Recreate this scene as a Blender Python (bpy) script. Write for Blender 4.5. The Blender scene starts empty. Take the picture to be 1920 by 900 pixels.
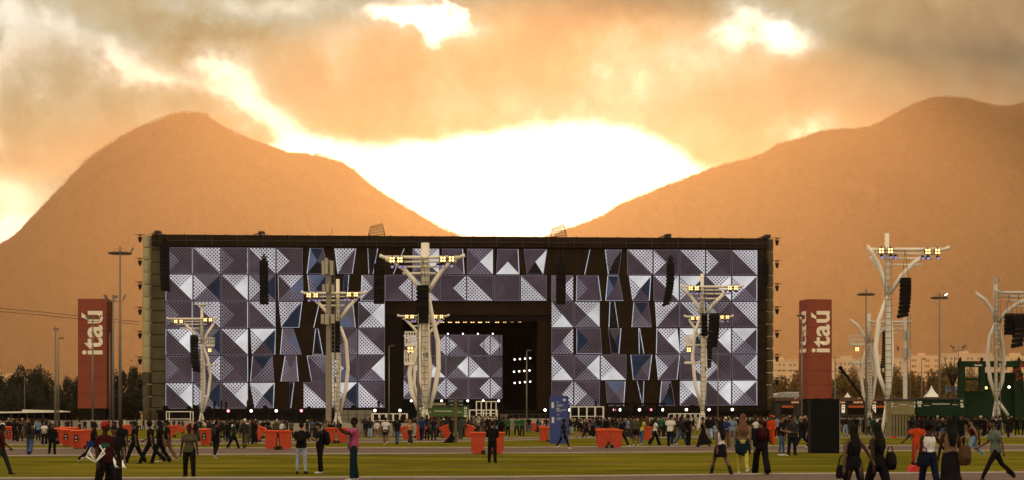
import bpy, bmesh, math, random
import numpy as np
from mathutils import Vector, Matrix, Euler
PI = math.pi
random.seed(7); rng = np.random.default_rng(7)
sc = bpy.context.scene
# ------------------------------------------------ camera
F = 3600.0; CH = 1.75; HY = 783.0            # focal length in photo pixels, eye height, horizon row
cam = bpy.data.cameras.new("camera"); camo = bpy.data.objects.new("camera", cam)
sc.collection.objects.link(camo); sc.camera = camo
camo.location = (0, 0, CH); camo.rotation_euler = (PI/2, 0, 0)
cam.sensor_width = 36; cam.lens = 36*F/1920
cam.shift_y = (HY-450)/1920
cam.clip_start = 0.5; cam.clip_end = 20000
# ------------------------------------------------ exposure and sampling
sc.view_settings.view_transform = 'Standard'; sc.view_settings.look = 'None'
sc.view_settings.exposure = 0.0; sc.view_settings.gamma = 1.0; sc.view_settings.use_curve_mapping = False
cy = sc.cycles
cy.max_bounces = 5; cy.diffuse_bounces = 2; cy.glossy_bounces = 2; cy.volume_bounces = 0
cy.transparent_max_bounces = 12; cy.caustics_reflective = False; cy.caustics_refractive = False
cy.use_denoising = True
try: cy.denoiser = 'OPENIMAGEDENOISE'
except Exception: pass
# ------------------------------------------------ sun (behind the cloud bank over the saddle)
SUNPX, SUNPY = 1000, -175
sel = math.atan((HY-SUNPY)/F); saz = math.atan((SUNPX-960)/F)
sun = bpy.data.lights.new("sun", 'SUN'); sun.energy = 4.2; sun.angle = math.radians(1.0); sun.color = (1.0, 0.63, 0.31)
suno = bpy.data.objects.new("sun", sun); sc.collection.objects.link(suno)
sd = Vector((math.sin(saz)*math.cos(sel), math.cos(saz)*math.cos(sel), math.sin(sel)))
suno.rotation_euler = sd.to_track_quat('Z', 'Y').to_euler(); suno.location = sd*4000
# ------------------------------------------------ sky
w = bpy.data.worlds.new("World"); sc.world = w; w.use_nodes = True
nt = w.node_tree; nt.nodes.clear(); L = nt.links
class E:
    def __init__(s, v): s.v = v
    def _b(s, o, op, sw=False):
        n = nt.nodes.new('ShaderNodeMath'); n.operation = op
        a, b = (o, s) if sw else (s, o)
        for i, q in ((0, a), (1, b)):
            q = q.v if isinstance(q, E) else q
            if isinstance(q, (int, float)): n.inputs[i].default_value = q
            else: L.new(q, n.inputs[i])
        return E(n.outputs[0])
    def __add__(s, o): return s._b(o, 'ADD')
    __radd__ = __add__
    def __sub__(s, o): return s._b(o, 'SUBTRACT')
    def __rsub__(s, o): return s._b(o, 'SUBTRACT', True)
    def __mul__(s, o): return s._b(o, 'MULTIPLY')
    __rmul__ = __mul__
    def __truediv__(s, o): return s._b(o, 'DIVIDE')
def f1(op, a, b=None):
    n = nt.nodes.new('ShaderNodeMath'); n.operation = op
    L.new(a.v, n.inputs[0])
    if b is not None: n.inputs[1].default_value = b
    return E(n.outputs[0])
def smooth(x, a, b):
    n = nt.nodes.new('ShaderNodeMapRange'); n.interpolation_type = 'SMOOTHSTEP'
    L.new(x.v, n.inputs[0]); n.inputs[1].default_value = a; n.inputs[2].default_value = b
    return E(n.outputs[0])
def noise(vec, scale, detail=6, rough=0.55, dist=0.0, off=0.0):
    m = nt.nodes.new('ShaderNodeMapping'); L.new(vec, m.inputs[0]); m.inputs[1].default_value = (off, off*.7, off*1.3)
    n = nt.nodes.new('ShaderNodeTexNoise'); L.new(m.outputs[0], n.inputs['Vector'])
    n.inputs['Scale'].default_value = scale; n.inputs['Detail'].default_value = detail
    n.inputs['Roughness'].default_value = rough; n.inputs['Distortion'].default_value = dist
    return E(n.outputs[0])
tc = nt.nodes.new('ShaderNodeTexCoord'); sp = nt.nodes.new('ShaderNodeSeparateXYZ'); L.new(tc.outputs['Generated'], sp.inputs[0])
dx, dy, dz = E(sp.outputs[0]), E(sp.outputs[1]), E(sp.outputs[2])
dyc = f1('MAXIMUM', dy, 0.15)
# sky position in hundreds of "degrees-like" units: a = across from azimuth 0, b = height above horizon
A = dx/dyc*36.0 + 9.6; B = 7.83 - dz/dyc*36.0
dirv = tc.outputs['Generated']
n1 = noise(dirv, 14, 6, .55, 0.3) - .5; n2 = noise(dirv, 14, 6, .55, 0.3, 3.1) - .5
n3 = noise(dirv, 55, 7, .6, 0.2, 1.7) - .5; n4 = noise(dirv, 55, 7, .6, 0.2, 5.3) - .5
Aw = A + n1*2.6 + n3*0.7; Bw = B + n2*1.7 + n4*0.5
def blob(cx, cyy, rx, ry, rot=0, amp=1.0, hard=False, warp=True):
    a, b = (Aw, Bw) if warp else (A, B)
    x = a - cx/100; y = b - cyy/100
    c, s_ = math.cos(math.radians(rot)), math.sin(math.radians(rot))
    u = (x*c + y*s_)*(100/rx); v = (y*c - x*s_)*(100/ry)
    d = u*u + v*v
    if hard: return smooth(d, 1.9, 0.25)*amp
    return f1('EXPONENT', d*-1.0)*amp
t = n3*0.62 + n1*0.42 + n4*0.15 + 0.53
for q in [ # bright patches and gaps
    (780, 52, 125, 34, 4, .42), (690, 40, 60, 22, 0, .2), (1455, 62, 62, 40, 10, .52), (1500, 85, 40, 26, 0, .25), (1400, 105, 190, 60, -15, .13),
    (1490, 240, 60, 45, 0, .40), (1178, 120, 30, 20, 0, .15), (1080, 250, 230, 60, 0, .20), (5, 200, 34, 110, 0, .42), (20, 30, 40, 60, 0, .3), (90, 40, 60, 40, 0, .24),
    (30, 400, 110, 75, 20, .62), (430, 175, 60, 70, -45, .42), (500, 245, 75, 38, 38, .62), (230, 95, 110, 32, 20, .30), (300, 145, 90, 22, 20, .26),
    (400, 125, 60, 26, 20, .30), (590, 120, 50, 40, 40, .12), (560, 20, 60, 20, 0, .15), (480, 20, 60, 26, 0, .2), (585, 145, 30, 40, 20, .10), (760, 10, 60, 18, 0, .1),
    (1250, 150, 160, 50, -20, .08), (260, 120, 420, 160, 8, .12), (560, 60, 300, 60, 0, .08), (640, 20, 700, 60, 0, .10), (1300, 90, 260, 90, -14, .08), (150, 190, 40, 90, 30, .12), (60, 100, 60, 40, 20, .10),
    # dark bellies
    (100, 230, 130, 80, 10, -.17), (60, 300, 130, 30, 8, -.16), (200, 270, 110, 50, 10, -.12), (325, 55, 110, 46, 12, -.22), (400, 85, 90, 30, 0, -.10),
    (700, 180, 240, 80, 6, -.15), (520, 160, 70, 50, 20, -.06), (1060, 70, 260, 55, -8, -.15), (1170, 10, 160, 30, -10, -.18), (1010, 20, 120, 60, 0, -.08),
    (1700, 80, 330, 120, 0, -.08), (1900, 120, 200, 130, 0, -.12), (1650, 200, 260, 60, 0, -.10), (1330, 190, 150, 50, 0, -.04), (640, 235, 130, 40, 4, -.06), (1200, 200, 120, 40, 0, -.04)]:
    t = t + blob(*q)
# crisp-edged clear hole high up and the broad clear gap under the cloud bank
t = t + blob(790, 50, 105, 20, 3, .45, True) + blob(822, 72, 34, 30, 0, .5, True) + blob(876, 32, 16, 14, 0, .4, True)
t = t + blob(1462, 55, 22, 15, 0, .25, True)
g = nt.nodes.new('ShaderNodeFloatCurve'); cv = g.mapping.curves[0]
pts = [(0, 420), (300, 420), (430, 330), (500, 284), (530, 268), (580, 262), (700, 266), (800, 263), (900, 254), (1000, 247), (1070, 240), (1150, 246), (1215, 258), (1270, 285), (1330, 318), (1420, 350), (1600, 420), (1920, 430)]
cv.points[0].location = (0, .84); cv.points[1].location = (1, .86)
for px, py in pts[1:-1]: cv.points.new(px/1920, py/500)
g.mapping.update()
ax = (A + n3*0.5 + n1*.25)/19.2; L.new(ax.v, g.inputs[1])
edge = E(g.outputs[0])*5.0
gap = smooth(B + n4*0.28 + n3*.16 - edge, -0.26, 0.22)
t = t + gap*0.9
aur = blob(1000, 330, 330, 130, 0, .06, False, False)
t = t + aur
front = smooth(dy, 0.1, 0.75)
def ramp(els):
    c = nt.nodes.new('ShaderNodeValToRGB'); L.new((t/1.4).v, c.inputs[0]); r = c.color_ramp
    r.elements[0].position = 0; r.elements[0].color = (*els[0][1], 1); r.elements[1].position = 1; r.elements[1].color = (*els[-1][1], 1)
    for p, q in els[1:-1]:
        e = r.elements.new(p); e.color = (*q, 1)
    return c
# cloud colours high up, and of the cooler, thicker bank lower down behind the lit air
cr_hi = ramp([(0.0, (.36, .205, .125)), (.16, (.50, .30, .16)), (.28, (.64, .41, .20)), (.38, (.76, .54, .27)), (.50, (.88, .71, .43)), (.62, (.96, .85, .64)), (.74, (1.0, .98, .90)), (1.0, (1.4, 1.4, 1.35))])
cr_lo = ramp([(0.0, (.02, .07, .06)), (.16, (.03, .12, .10)), (.28, (.045, .18, .14)), (.38, (.08, .26, .19)), (.50, (.24, .42, .32)), (.62, (.62, .70, .55)), (.74, (.98, 1.0, .90)), (1.0, (1.4, 1.4, 1.35))])
mlh = nt.nodes.new('ShaderNodeMix'); mlh.data_type = 'RGBA'; L.new(smooth(B, 0.35, 2.1).v, mlh.inputs[0]); L.new(cr_hi.outputs[0], mlh.inputs[6]); L.new(cr_lo.outputs[0], mlh.inputs[7])
boost = 1.0 + smooth(t, 0.80, 1.4)*0.5
bgc = nt.nodes.new('ShaderNodeBackground'); 
mb = nt.nodes.new('ShaderNodeMix'); mb.data_type = 'RGBA'; L.new(front.v, mb.inputs[0]); mb.inputs[6].default_value = (1.24, 1.02, .74, 1); L.new(mlh.outputs[2], mb.inputs[7])
L.new(mb.outputs[2], bgc.inputs[0]); L.new(boost.v, bgc.inputs[1])
sky = nt.nodes.new('ShaderNodeTexSky'); sky.sky_type = 'NISHITA'; sky.sun_disc = False
sky.sun_elevation = sel; sky.sun_rotation = saz; sky.dust_density = 4.0; sky.air_density = 1.5
bgs = nt.nodes.new('ShaderNodeBackground'); L.new(sky.outputs[0], bgs.inputs[0]); bgs.inputs[1].default_value = 0.06
cover = 1.0 - smooth(t, 0.75, 1.2)*0.35        # the cloud deck over the clear sky, thin where it is brightest
mx = nt.nodes.new('ShaderNodeMixShader'); L.new(cover.v, mx.inputs[0]); L.new(bgs.outputs[0], mx.inputs[1]); L.new(bgc.outputs[0], mx.inputs[2])
wo = nt.nodes.new('ShaderNodeOutputWorld'); L.new(mx.outputs[0], wo.inputs[0])
w.cycles.sampling_method = 'MANUAL'; w.cycles.sample_map_resolution = 1024

# ------------------------------------------------ helpers
def P(px, py, Y): return Vector(((px-960)/F*Y, Y, CH+(HY-py)/F*Y))
def X(px, Y): return (px-960)/F*Y
def Z(py, Y): return CH+(HY-py)/F*Y
def gy(py): return CH*F/(py-HY)
def mat(name, col, rough=.7, metal=0.0, var=0.0, scale=2.0, emit=None, es=0.0, bump=0.0, sheen=0.0):
    m = bpy.data.materials.new(name); m.use_nodes = True; n = m.node_tree.nodes; l = m.node_tree.links
    b = n['Principled BSDF']; b.inputs['Base Color'].default_value = (*col, 1)
    b.inputs['Roughness'].default_value = rough; b.inputs['Specular IOR Level'].default_value = .06 if max(col) < .05 else .3; b.inputs['Metallic'].default_value = metal
    if emit: b.inputs['Emission Color'].default_value = (*emit, 1); b.inputs['Emission Strength'].default_value = es
    if var or bump:
        c = n.new('ShaderNodeTexCoord'); t_ = n.new('ShaderNodeTexNoise'); l.new(c.outputs['Object'], t_.inputs['Vector'])
        t_.inputs['Scale'].default_value = scale; t_.inputs['Detail'].default_value = 5; t_.inputs['Roughness'].default_value = .65
        if var:
            q = n.new('ShaderNodeMapRange'); l.new(t_.outputs[0], q.inputs[0]); q.inputs[1].default_value = .3; q.inputs[2].default_value = .7
            q.inputs[3].default_value = 1-var; q.inputs[4].default_value = 1+var
            v = n.new('ShaderNodeVectorMath'); v.operation = 'SCALE'; v.inputs[0].default_value = col; l.new(q.outputs[0], v.inputs[3])
            l.new(v.outputs[0], b.inputs['Base Color'])
        if bump:
            bp = n.new('ShaderNodeBump'); bp.inputs['Strength'].default_value = bump; l.new(t_.outputs[0], bp.inputs['Height']); l.new(bp.outputs[0], b.inputs['Normal'])
    return m
class MB:                      # collects shapes, builds ONE mesh object
    def __init__(s): s.v = []; s.f = []; s.mi = []; s.cur = 0
    def add(s, vs, fs, mi=None):
        o = len(s.v); s.v += [tuple(q) for q in vs]; s.f += [tuple(i+o for i in f) for f in fs]; s.mi += [s.cur if mi is None else mi]*len(fs)
        return s
    def box(s, x0, x1, y0, y1, z0, z1, mi=None):
        return s.add([(x0,y0,z0),(x1,y0,z0),(x1,y1,z0),(x0,y1,z0),(x0,y0,z1),(x1,y0,z1),(x1,y1,z1),(x0,y1,z1)],
              [(0,3,2,1),(4,5,6,7),(0,1,5,4),(1,2,6,5),(2,3,7,6),(3,0,4,7)], mi)
    def prism(s, pts, y0, y1, mi=None):        # outline in x,z pushed from y0 to y1
        n = len(pts); vs = [(x, y0, z) for x, z in pts] + [(x, y1, z) for x, z in pts]
        fs = [tuple(range(n)), tuple(range(2*n-1, n-1, -1))] + [(i, i+n, (i+1) % n+n, (i+1) % n) for i in range(n)]
        return s.add(vs, fs, mi)
    def tube(s, pts, rad, n=8, mi=None, cap=True, sx=1.0):
        pts = [Vector(p) for p in pts]; k = len(pts)
        if not hasattr(rad, '__len__'): rad = [rad]*k
        vs = []; up = Vector((0, 1, 0))
        for i, p in enumerate(pts):
            d = (pts[min(i+1, k-1)]-pts[max(i-1, 0)]).normalized()
            a = d.cross(up)
            if a.length < .05: a = d.cross(Vector((1, 0, 0)))
            a.normalize(); b = d.cross(a)
            for j in range(n):
                th = 2*PI*j/n; vs.append(p + a*math.cos(th)*rad[i]*sx + b*math.sin(th)*rad[i])
        fs = [(i*n+j, i*n+(j+1) % n, (i+1)*n+(j+1) % n, (i+1)*n+j) for i in range(k-1) for j in range(n)]
        if cap: fs += [tuple(range(n-1, -1, -1)), tuple(range((k-1)*n, k*n))]
        return s.add(vs, fs, mi)
    def ball(s, c, r, n=10, m=7, mi=None, sc_=(1,1,1)):
        c = Vector(c); vs = [c+Vector((0,0,r*sc_[2]))]; fs = []
        for i in range(1, m):
            ph = PI*i/m
            for j in range(n):
                th = 2*PI*j/n; vs.append(c+Vector((r*sc_[0]*math.sin(ph)*math.cos(th), r*sc_[1]*math.sin(ph)*math.sin(th), r*sc_[2]*math.cos(ph))))
        vs.append(c-Vector((0,0,r*sc_[2]))); q = len(vs)-1
        for j in range(n):
            fs.append((0, 1+j, 1+(j+1) % n)); fs.append((q, 1+(m-2)*n+(j+1) % n, 1+(m-2)*n+j))
            for i in range(m-2): fs.append((1+i*n+j, 1+(i+1)*n+j, 1+(i+1)*n+(j+1) % n, 1+i*n+(j+1) % n))
        return s.add(vs, fs, mi)
    def build(s, name, m, parent=None, smooth=False, bevel=0):
        me = bpy.data.meshes.new(name); me.from_pydata(s.v, [], s.f)
        ms = m if isinstance(m, (list, tuple)) else [m]
        for q in ms: me.materials.append(q)
        me.polygons.foreach_set('material_index', s.mi)
        if smooth: me.shade_smooth()
        me.update()
        o = bpy.data.objects.new(name, me); sc.collection.objects.link(o)
        if parent is not None: o.parent = parent
        if bevel:
            b = o.modifiers.new('bevel', 'BEVEL'); b.width = bevel; b.segments = 2; b.limit_method = 'ANGLE'
        return o
def tag(o, label, cat, group=None, kind=None):
    if label: o['label'] = label
    if cat: o['category'] = cat
    if group: o['group'] = group
    if kind: o['kind'] = kind
    return o
def thing(name, loc, label, cat, group=None, rz=0.0):
    o = bpy.data.objects.new(name, None); sc.collection.objects.link(o); o.location = loc; o.rotation_euler = (0, 0, rz)
    o.empty_display_size = .3
    return tag(o, label, cat, group)
def lerp(a, b, t_): return a+(b-a)*t_
def struct(o): o['kind'] = 'structure'; return o
def dup(o, parent=None):
    c = o.copy(); sc.collection.objects.link(c); c.parent = parent
    for ch in list(o.children): dup(ch, c)
    return c
# ------------------------------------------------ ground, paths
def ground_mat():
    m = bpy.data.materials.new('lawn'); m.use_nodes = True; n = m.node_tree.nodes; l = m.node_tree.links; b = n['Principled BSDF']
    c = n.new('ShaderNodeTexCoord'); mp = n.new('ShaderNodeMapping'); l.new(c.outputs['Object'], mp.inputs[0]); mp.inputs[3].default_value = (.30, .55, 1)
    t1 = n.new('ShaderNodeTexNoise'); l.new(mp.outputs[0], t1.inputs['Vector']); t1.inputs['Scale'].default_value = .35; t1.inputs['Detail'].default_value = 8; t1.inputs['Roughness'].default_value = .7
    t2 = n.new('ShaderNodeTexNoise'); l.new(c.outputs['Object'], t2.inputs['Vector']); t2.inputs['Scale'].default_value = 9; t2.inputs['Detail'].default_value = 5
    r = n.new('ShaderNodeValToRGB'); l.new(t1.outputs[0], r.inputs[0]); e = r.color_ramp
    e.elements[0].position = .30; e.elements[0].color = (.052, .056, .008, 1); e.elements[1].position = .72; e.elements[1].color = (.26, .205, .030, 1)
    q = e.elements.new(.52); q.color = (.142, .130, .015, 1)
    mx = n.new('ShaderNodeMix'); mx.data_type = 'RGBA'; mx.blend_type = 'MULTIPLY'; mx.inputs[0].default_value = .8
    l.new(r.outputs[0], mx.inputs[6]); r2 = n.new('ShaderNodeValToRGB'); l.new(t2.outputs[0], r2.inputs[0])
    r2.color_ramp.elements[0].position = .3; r2.color_ramp.elements[0].color = (.45, .45, .45, 1); r2.color_ramp.elements[1].position = .7; r2.color_ramp.elements[1].color = (1.35, 1.3, 1.2, 1)
    l.new(r2.outputs[0], mx.inputs[7]); t3 = n.new('ShaderNodeTexNoise'); mp3 = n.new('ShaderNodeMapping'); mp3.inputs[3].default_value = (.10, .22, 1); l.new(c.outputs['Object'], mp3.inputs[0]); l.new(mp3.outputs[0], t3.inputs['Vector']); t3.inputs['Scale'].default_value = 1.6; t3.inputs['Detail'].default_value = 9; t3.inputs['Roughness'].default_value = .72
    r3 = n.new('ShaderNodeMapRange'); l.new(t3.outputs[0], r3.inputs[0]); r3.inputs[1].default_value = .56; r3.inputs[2].default_value = .70; r3.inputs[4].default_value = .75
    m3 = n.new('ShaderNodeMix'); m3.data_type = 'RGBA'; l.new(r3.outputs[0], m3.inputs[0]); l.new(mx.outputs[2], m3.inputs[6]); m3.inputs[7].default_value = (.11, .078, .028, 1); l.new(m3.outputs[2], b.inputs['Base Color']); b.inputs['Roughness'].default_value = 1.0
    b.inputs['Specular IOR Level'].default_value = 0.0
    bp = n.new('ShaderNodeBump'); bp.inputs['Strength'].default_value = .6; bp.inputs['Distance'].default_value = .05; l.new(t2.outputs[0], bp.inputs['Height']); l.new(bp.outputs[0], b.inputs['Normal'])
    return m
M = {}
M['lawn'] = ground_mat()
M['path'] = mat('paving', (.135, .098, .082), .85, var=.18, scale=1.2, bump=.2)
M['path'].node_tree.nodes['Principled BSDF'].inputs['Specular IOR Level'].default_value = 0.05
M['dirt'] = mat('asphalt', (.035, .028, .022), .95, var=.2, scale=.3); M['dirt'].node_tree.nodes['Principled BSDF'].inputs['Specular IOR Level'].default_value = 0.0
g_ = MB(); g_.add([(-5200, -45, 0), (5200, -45, 0), (5200, 9700, 0), (-5200, 9700, 0)], [(0, 1, 2, 3)])
struct(g_.build('ground', M['lawn']))
def strip(name, rows, m, z=.004, kerb=False):
    q = MB(); n = len(rows)
    far = []; near = []
    for px, yt, yb in rows:
        Y1 = gy(yt); Y0 = gy(yb); far.append((X(px, Y1), Y1)); near.append((X(px, Y0), Y0))
    q.add([(x, y, z) for x, y in far]+[(x, y, z) for x, y in near], [(i, i+n, i+n+1, i+1) for i in range(n-1)])
    o = struct(q.build(name, m))
    if kerb:
        k = MB()
        for line in (far, near):
            k.tube([(x, y, .02) for x, y in line], .045, 5)
        struct(k.build('kerb', M['kerb']))
    return o
M['kerb'] = mat('kerb_concrete', (.30, .26, .22), .8, var=.15, scale=3)
strip('path', [(-400, 900, 1250), (480, 898, 1250), (960, 896.5, 1250), (1440, 891, 1250), (2300, 885, 1250)], M['path'], .004, True)
strip('path', [(-700, 843, 857), (0, 842, 856), (480, 841, 853), (960, 840, 851), (1440, 837, 847.5), (2600, 833, 843)], M['path'], .004, True)
strip('path', [(-700, 825, 836), (0, 824.5, 835), (480, 825, 832), (900, 823, 828), (1100, 819.5, 822), (1440, 818, 821), (2600, 816.5, 819)], M['path'], .004, True)
d_ = MB(); d_.add([(-500, 287, .004), (500, 287, .004), (500, 700, .004), (-500, 700, .004)], [(0, 1, 2, 3)]); struct(d_.build('yard', M['dirt']))
# ------------------------------------------------ hills
def vnoise(x, y, seed):
    r = np.random.default_rng(seed).random((256, 256)); xi = np.floor(x).astype(int); yi = np.floor(y).astype(int); fx = x-xi; fy = y-yi
    fx = fx*fx*(3-2*fx); fy = fy*fy*(3-2*fy); a = r[xi % 256, yi % 256]; b = r[(xi+1) % 256, yi % 256]; c = r[xi % 256, (yi+1) % 256]; d = r[(xi+1) % 256, (yi+1) % 256]
    return (a*(1-fx)+b*fx)*(1-fy)+(c*(1-fx)+d*fx)*fy
def fbm(x, y, seed, o=5):
    s = 0; a = 1; t_ = 0
    for i in range(o): s = s+a*(vnoise(x*2**i, y*2**i, seed+i)-.5); t_ += a; a *= .55
    return s/t_
M['hill'] = mat('forested_hill', (.070, .046, .024), .95, var=.5, scale=.05)
M['rock'] = M['hill']
n_ = M['hill'].node_tree; nn = n_.nodes; ll = n_.links
c_ = nn.new('ShaderNodeTexCoord'); r_ = nn.new('ShaderNodeTexNoise'); mp_ = nn.new('ShaderNodeMapping'); mp_.inputs[3].default_value = (.012, .012, .028); mp_.inputs[2].default_value = (0, .6, 0)
ll.new(c_.outputs['Object'], mp_.inputs[0]); ll.new(mp_.outputs[0], r_.inputs['Vector']); r_.inputs['Scale'].default_value = 1; r_.inputs['Detail'].default_value = 7
rr = nn.new('ShaderNodeMapRange'); ll.new(r_.outputs[0], rr.inputs[0]); rr.inputs[1].default_value = .60; rr.inputs[2].default_value = .70
mx_ = nn.new('ShaderNodeMix'); mx_.data_type = 'RGBA'; ll.new(rr.outputs[0], mx_.inputs[0]); src = nn['Principled BSDF'].inputs['Base Color'].links[0].from_socket
ll.new(src, mx_.inputs[6]); mx_.inputs[7].default_value = (.11, .07, .04, 1); ll.new(mx_.outputs[2], nn['Principled BSDF'].inputs['Base Color'])
def hill(name, prof, Yr, W, dx, seed, rows, label):
    S = Yr/2600
    pxs = np.array([p[0] for p in prof], float); pys = np.array([p[1] for p in prof], float)
    xs = np.arange((pxs[0]-960)/F*Yr, (pxs[-1]-960)/F*Yr, dx); px = xs*F/Yr+960
    H = CH+(HY-np.interp(px, pxs, pys))/F*Yr
    ts = np.concatenate([-np.linspace(1, 0, rows)**1.6, np.linspace(0, 1, rows//3)[1:]**1.3])
    Xg, Tg = np.meshgrid(xs, ts, indexing='ij'); Hg = H[:, None]
    f = 1-np.abs(Tg)**1.15
    Yg = Yr+Tg*W
    spur = fbm(Xg/90/S+Tg*.8, Tg*W/300, seed, 5)*np.minimum(1, np.abs(Tg)*4)*90*S*np.maximum(f, 0)**.4
    veg = fbm(Xg/11/S, Yg/11/S, seed+20, 4)*9*S*np.minimum(1, .45+np.abs(Tg)*3)
    Zg = np.maximum(Hg*f+spur+veg-2, -6)
    lim = CH+(Hg-CH)*Yg/Yr-np.abs(Tg)*8+veg*.4       # nothing in front pokes above the ridge line
    Zg = np.where(Tg < 0, np.minimum(Zg, lim), Zg); Zg[:, 0] = -6
    nx, ny = Xg.shape; me = bpy.data.meshes.new(name); nv = nx*ny
    me.vertices.add(nv); me.vertices.foreach_set('co', np.stack([Xg, Yg, Zg], -1).reshape(-1).astype(np.float32))
    i = np.arange(nx-1)[:, None]*ny+np.arange(ny-1)[None]; q = np.stack([i, i+ny, i+ny+1, i+1], -1).reshape(-1)
    nf = q.size//4; me.loops.add(q.size); me.loops.foreach_set('vertex_index', q.astype(np.int32)); me.polygons.add(nf)
    me.polygons.foreach_set('loop_start', (np.arange(nf)*4).astype(np.int32)); me.update(calc_edges=True); me.validate()
    me.materials.append(M['hill']); o = bpy.data.objects.new(name, me); sc.collection.objects.link(o); struct(o)
    return xs, H
LP_ = [(-900, 520), (-300, 520), (-60, 487), (0, 458), (30, 440), (60, 408), (90, 376), (120, 345), (150, 312), (180, 286), (210, 266), (250, 243), (290, 226), (320, 214), (345, 210), (370, 211), (390, 215), (405, 229), (430, 243), (460, 257), (500, 271), (540, 285), (600, 291), (640, 304), (665, 318), (700, 350), (740, 376), (780, 399), (820, 424), (870, 445), (950, 475), (1100, 520), (1500, 600)]
RP_ = [(500, 560), (800, 500), (900, 478), (1000, 452), (1080, 424), (1130, 405), (1160, 384), (1200, 367), (1280, 336), (1340, 313), (1400, 297), (1430, 288), (1460, 269), (1500, 259), (1540, 245), (1575, 241), (1600, 242), (1640, 234), (1670, 216), (1700, 201), (1740, 184), (1775, 180), (1810, 183), (1840, 192), (1870, 199), (1900, 196), (1940, 190), (2100, 160), (2300, 190), (2900, 330)]
HL = hill('hill', LP_, 7000, 1000, 5.8, 11, 130, '')
HR = hill('hill', RP_, 6300, 900, 6.0, 31, 110, '')
def ridge_trees(xs, H, Yr, seed, n, s0):
    r = random.Random(seed); q = MB()
    for k in range(n):
        i = r.randrange(len(xs)); x = xs[i]; y = Yr+r.uniform(-14, 4); s = s0*r.uniform(.5, 1.15)*(1.35 if r.random() < .05 else 1); z = H[i]-s*.5
        h = s*r.uniform(.15, .6); q.tube([(x, y, z-4), (x+r.uniform(-.6, .6), y, z+h)], .25, 4)
        for c in range(r.randrange(2, 5)):
            cx = x+r.uniform(-.6, .6)*s; cz = z+h+r.uniform(-.35, .3)*s; rad = s*r.uniform(.3, .55)
            for t_ in range(16):
                a = Vector((r.gauss(0, 1), r.gauss(0, 1), r.gauss(0, .55)))*rad*.6+Vector((cx, y, cz)); e = rad*.38
                q.add([a+Vector((r.uniform(-e, e), r.uniform(-e, e), r.uniform(-e, e)*.7)) for _ in range(3)], [(0, 1, 2)])
    o = q.build('forest', M['hill']); tag(o, None, None, None, 'stuff'); return o
ridge_trees(HL[0], HL[1], 7000, 5, 2300, 9.0)
ridge_trees(HR[0], HR[1], 6300, 6, 2100, 8.5)
# ------------------------------------------------ haze: one closed box of even air
hz = MB(); hz.box(-5300, 5300, -50, 9800, -8, 1250)
hm = bpy.data.materials.new('haze'); hm.use_nodes = True; n = hm.node_tree.nodes; n.clear()
pv = n.new('ShaderNodeVolumePrincipled'); pv.inputs['Color'].default_value = (1.0, .66, .40, 1); pv.inputs['Density'].default_value = 0.74e-4; pv.inputs['Anisotropy'].default_value = .66
ho = n.new('ShaderNodeOutputMaterial'); hm.node_tree.links.new(pv.outputs[0], ho.inputs['Volume'])
hzo = hz.build('haze', hm); tag(hzo, None, None, None, 'stuff')

# ------------------------------------------------ unseen cloud deck, added as a sun block: its far edge is shaped to light only distant, low air
nx_, ny_ = 90, 60; cx_g = np.linspace(-7500, 7500, nx_); Y1c = 12000; vs = []; fs = []
ed = 12450-np.abs(fbm(cx_g/700+3.3, cx_g*0+.5, 71, 4))*1900*np.interp(cx_g, [700, 1700], [1, .1])-980*np.exp(-((cx_g-150)/1000)**2)+250*np.minimum(1, np.abs(cx_g)/2500)
ed = np.minimum(ed, 12450)
for lay in (0, 1):
    for i in range(nx_):
        for j in range(ny_):
            f = j/(ny_-1); y = lerp(3000, ed[i], f); b = abs(vnoise(np.array([cx_g[i]/420]), np.array([y/420]), 80)[0])*160; ef = min(1, (1-f)*14, f*14, i*.5, (nx_-1-i)*.5)
            vs.append((cx_g[i], y, 2790+b*ef if lay == 0 else 2800+b*ef+(40+260*ef)))
    for i in range(nx_-1):
        for j in range(ny_-1):
            a = lay*nx_*ny_+i*ny_+j; fs.append((a, a+ny_, a+ny_+1, a+1) if lay == 1 else (a, a+1, a+ny_+1, a+ny_))
n0 = nx_*ny_; rim = [i*ny_ for i in range(nx_)]+[(nx_-1)*ny_+j for j in range(1, ny_)]+[i*ny_+ny_-1 for i in range(nx_-2, -1, -1)]+[j for j in range(ny_-2, 0, -1)]
fs += [(rim[k], rim[(k+1) % len(rim)], rim[(k+1) % len(rim)]+n0, rim[k]+n0) for k in range(len(rim))]
cm_ = bpy.data.materials.new('added_shade_cloud'); cm_.use_nodes = True; n = cm_.node_tree.nodes; l = cm_.node_tree.links; n.clear(); d1 = n.new('ShaderNodeBsdfDiffuse'); d1.inputs[0].default_value = (.8, .78, .75, 1); d2 = n.new('ShaderNodeBsdfTranslucent'); d2.inputs[0].default_value = (.6, .5, .4, 1)
mm_ = n.new('ShaderNodeMixShader'); l.new(d1.outputs[0], mm_.inputs[1]); l.new(d2.outputs[0], mm_.inputs[2]); oo_ = n.new('ShaderNodeOutputMaterial'); l.new(mm_.outputs[0], oo_.inputs[0])
cq = MB(); cq.add(vs, fs); tag(cq.build('added_shade_cloud', cm_, None, True), None, None, None, 'stuff')
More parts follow.
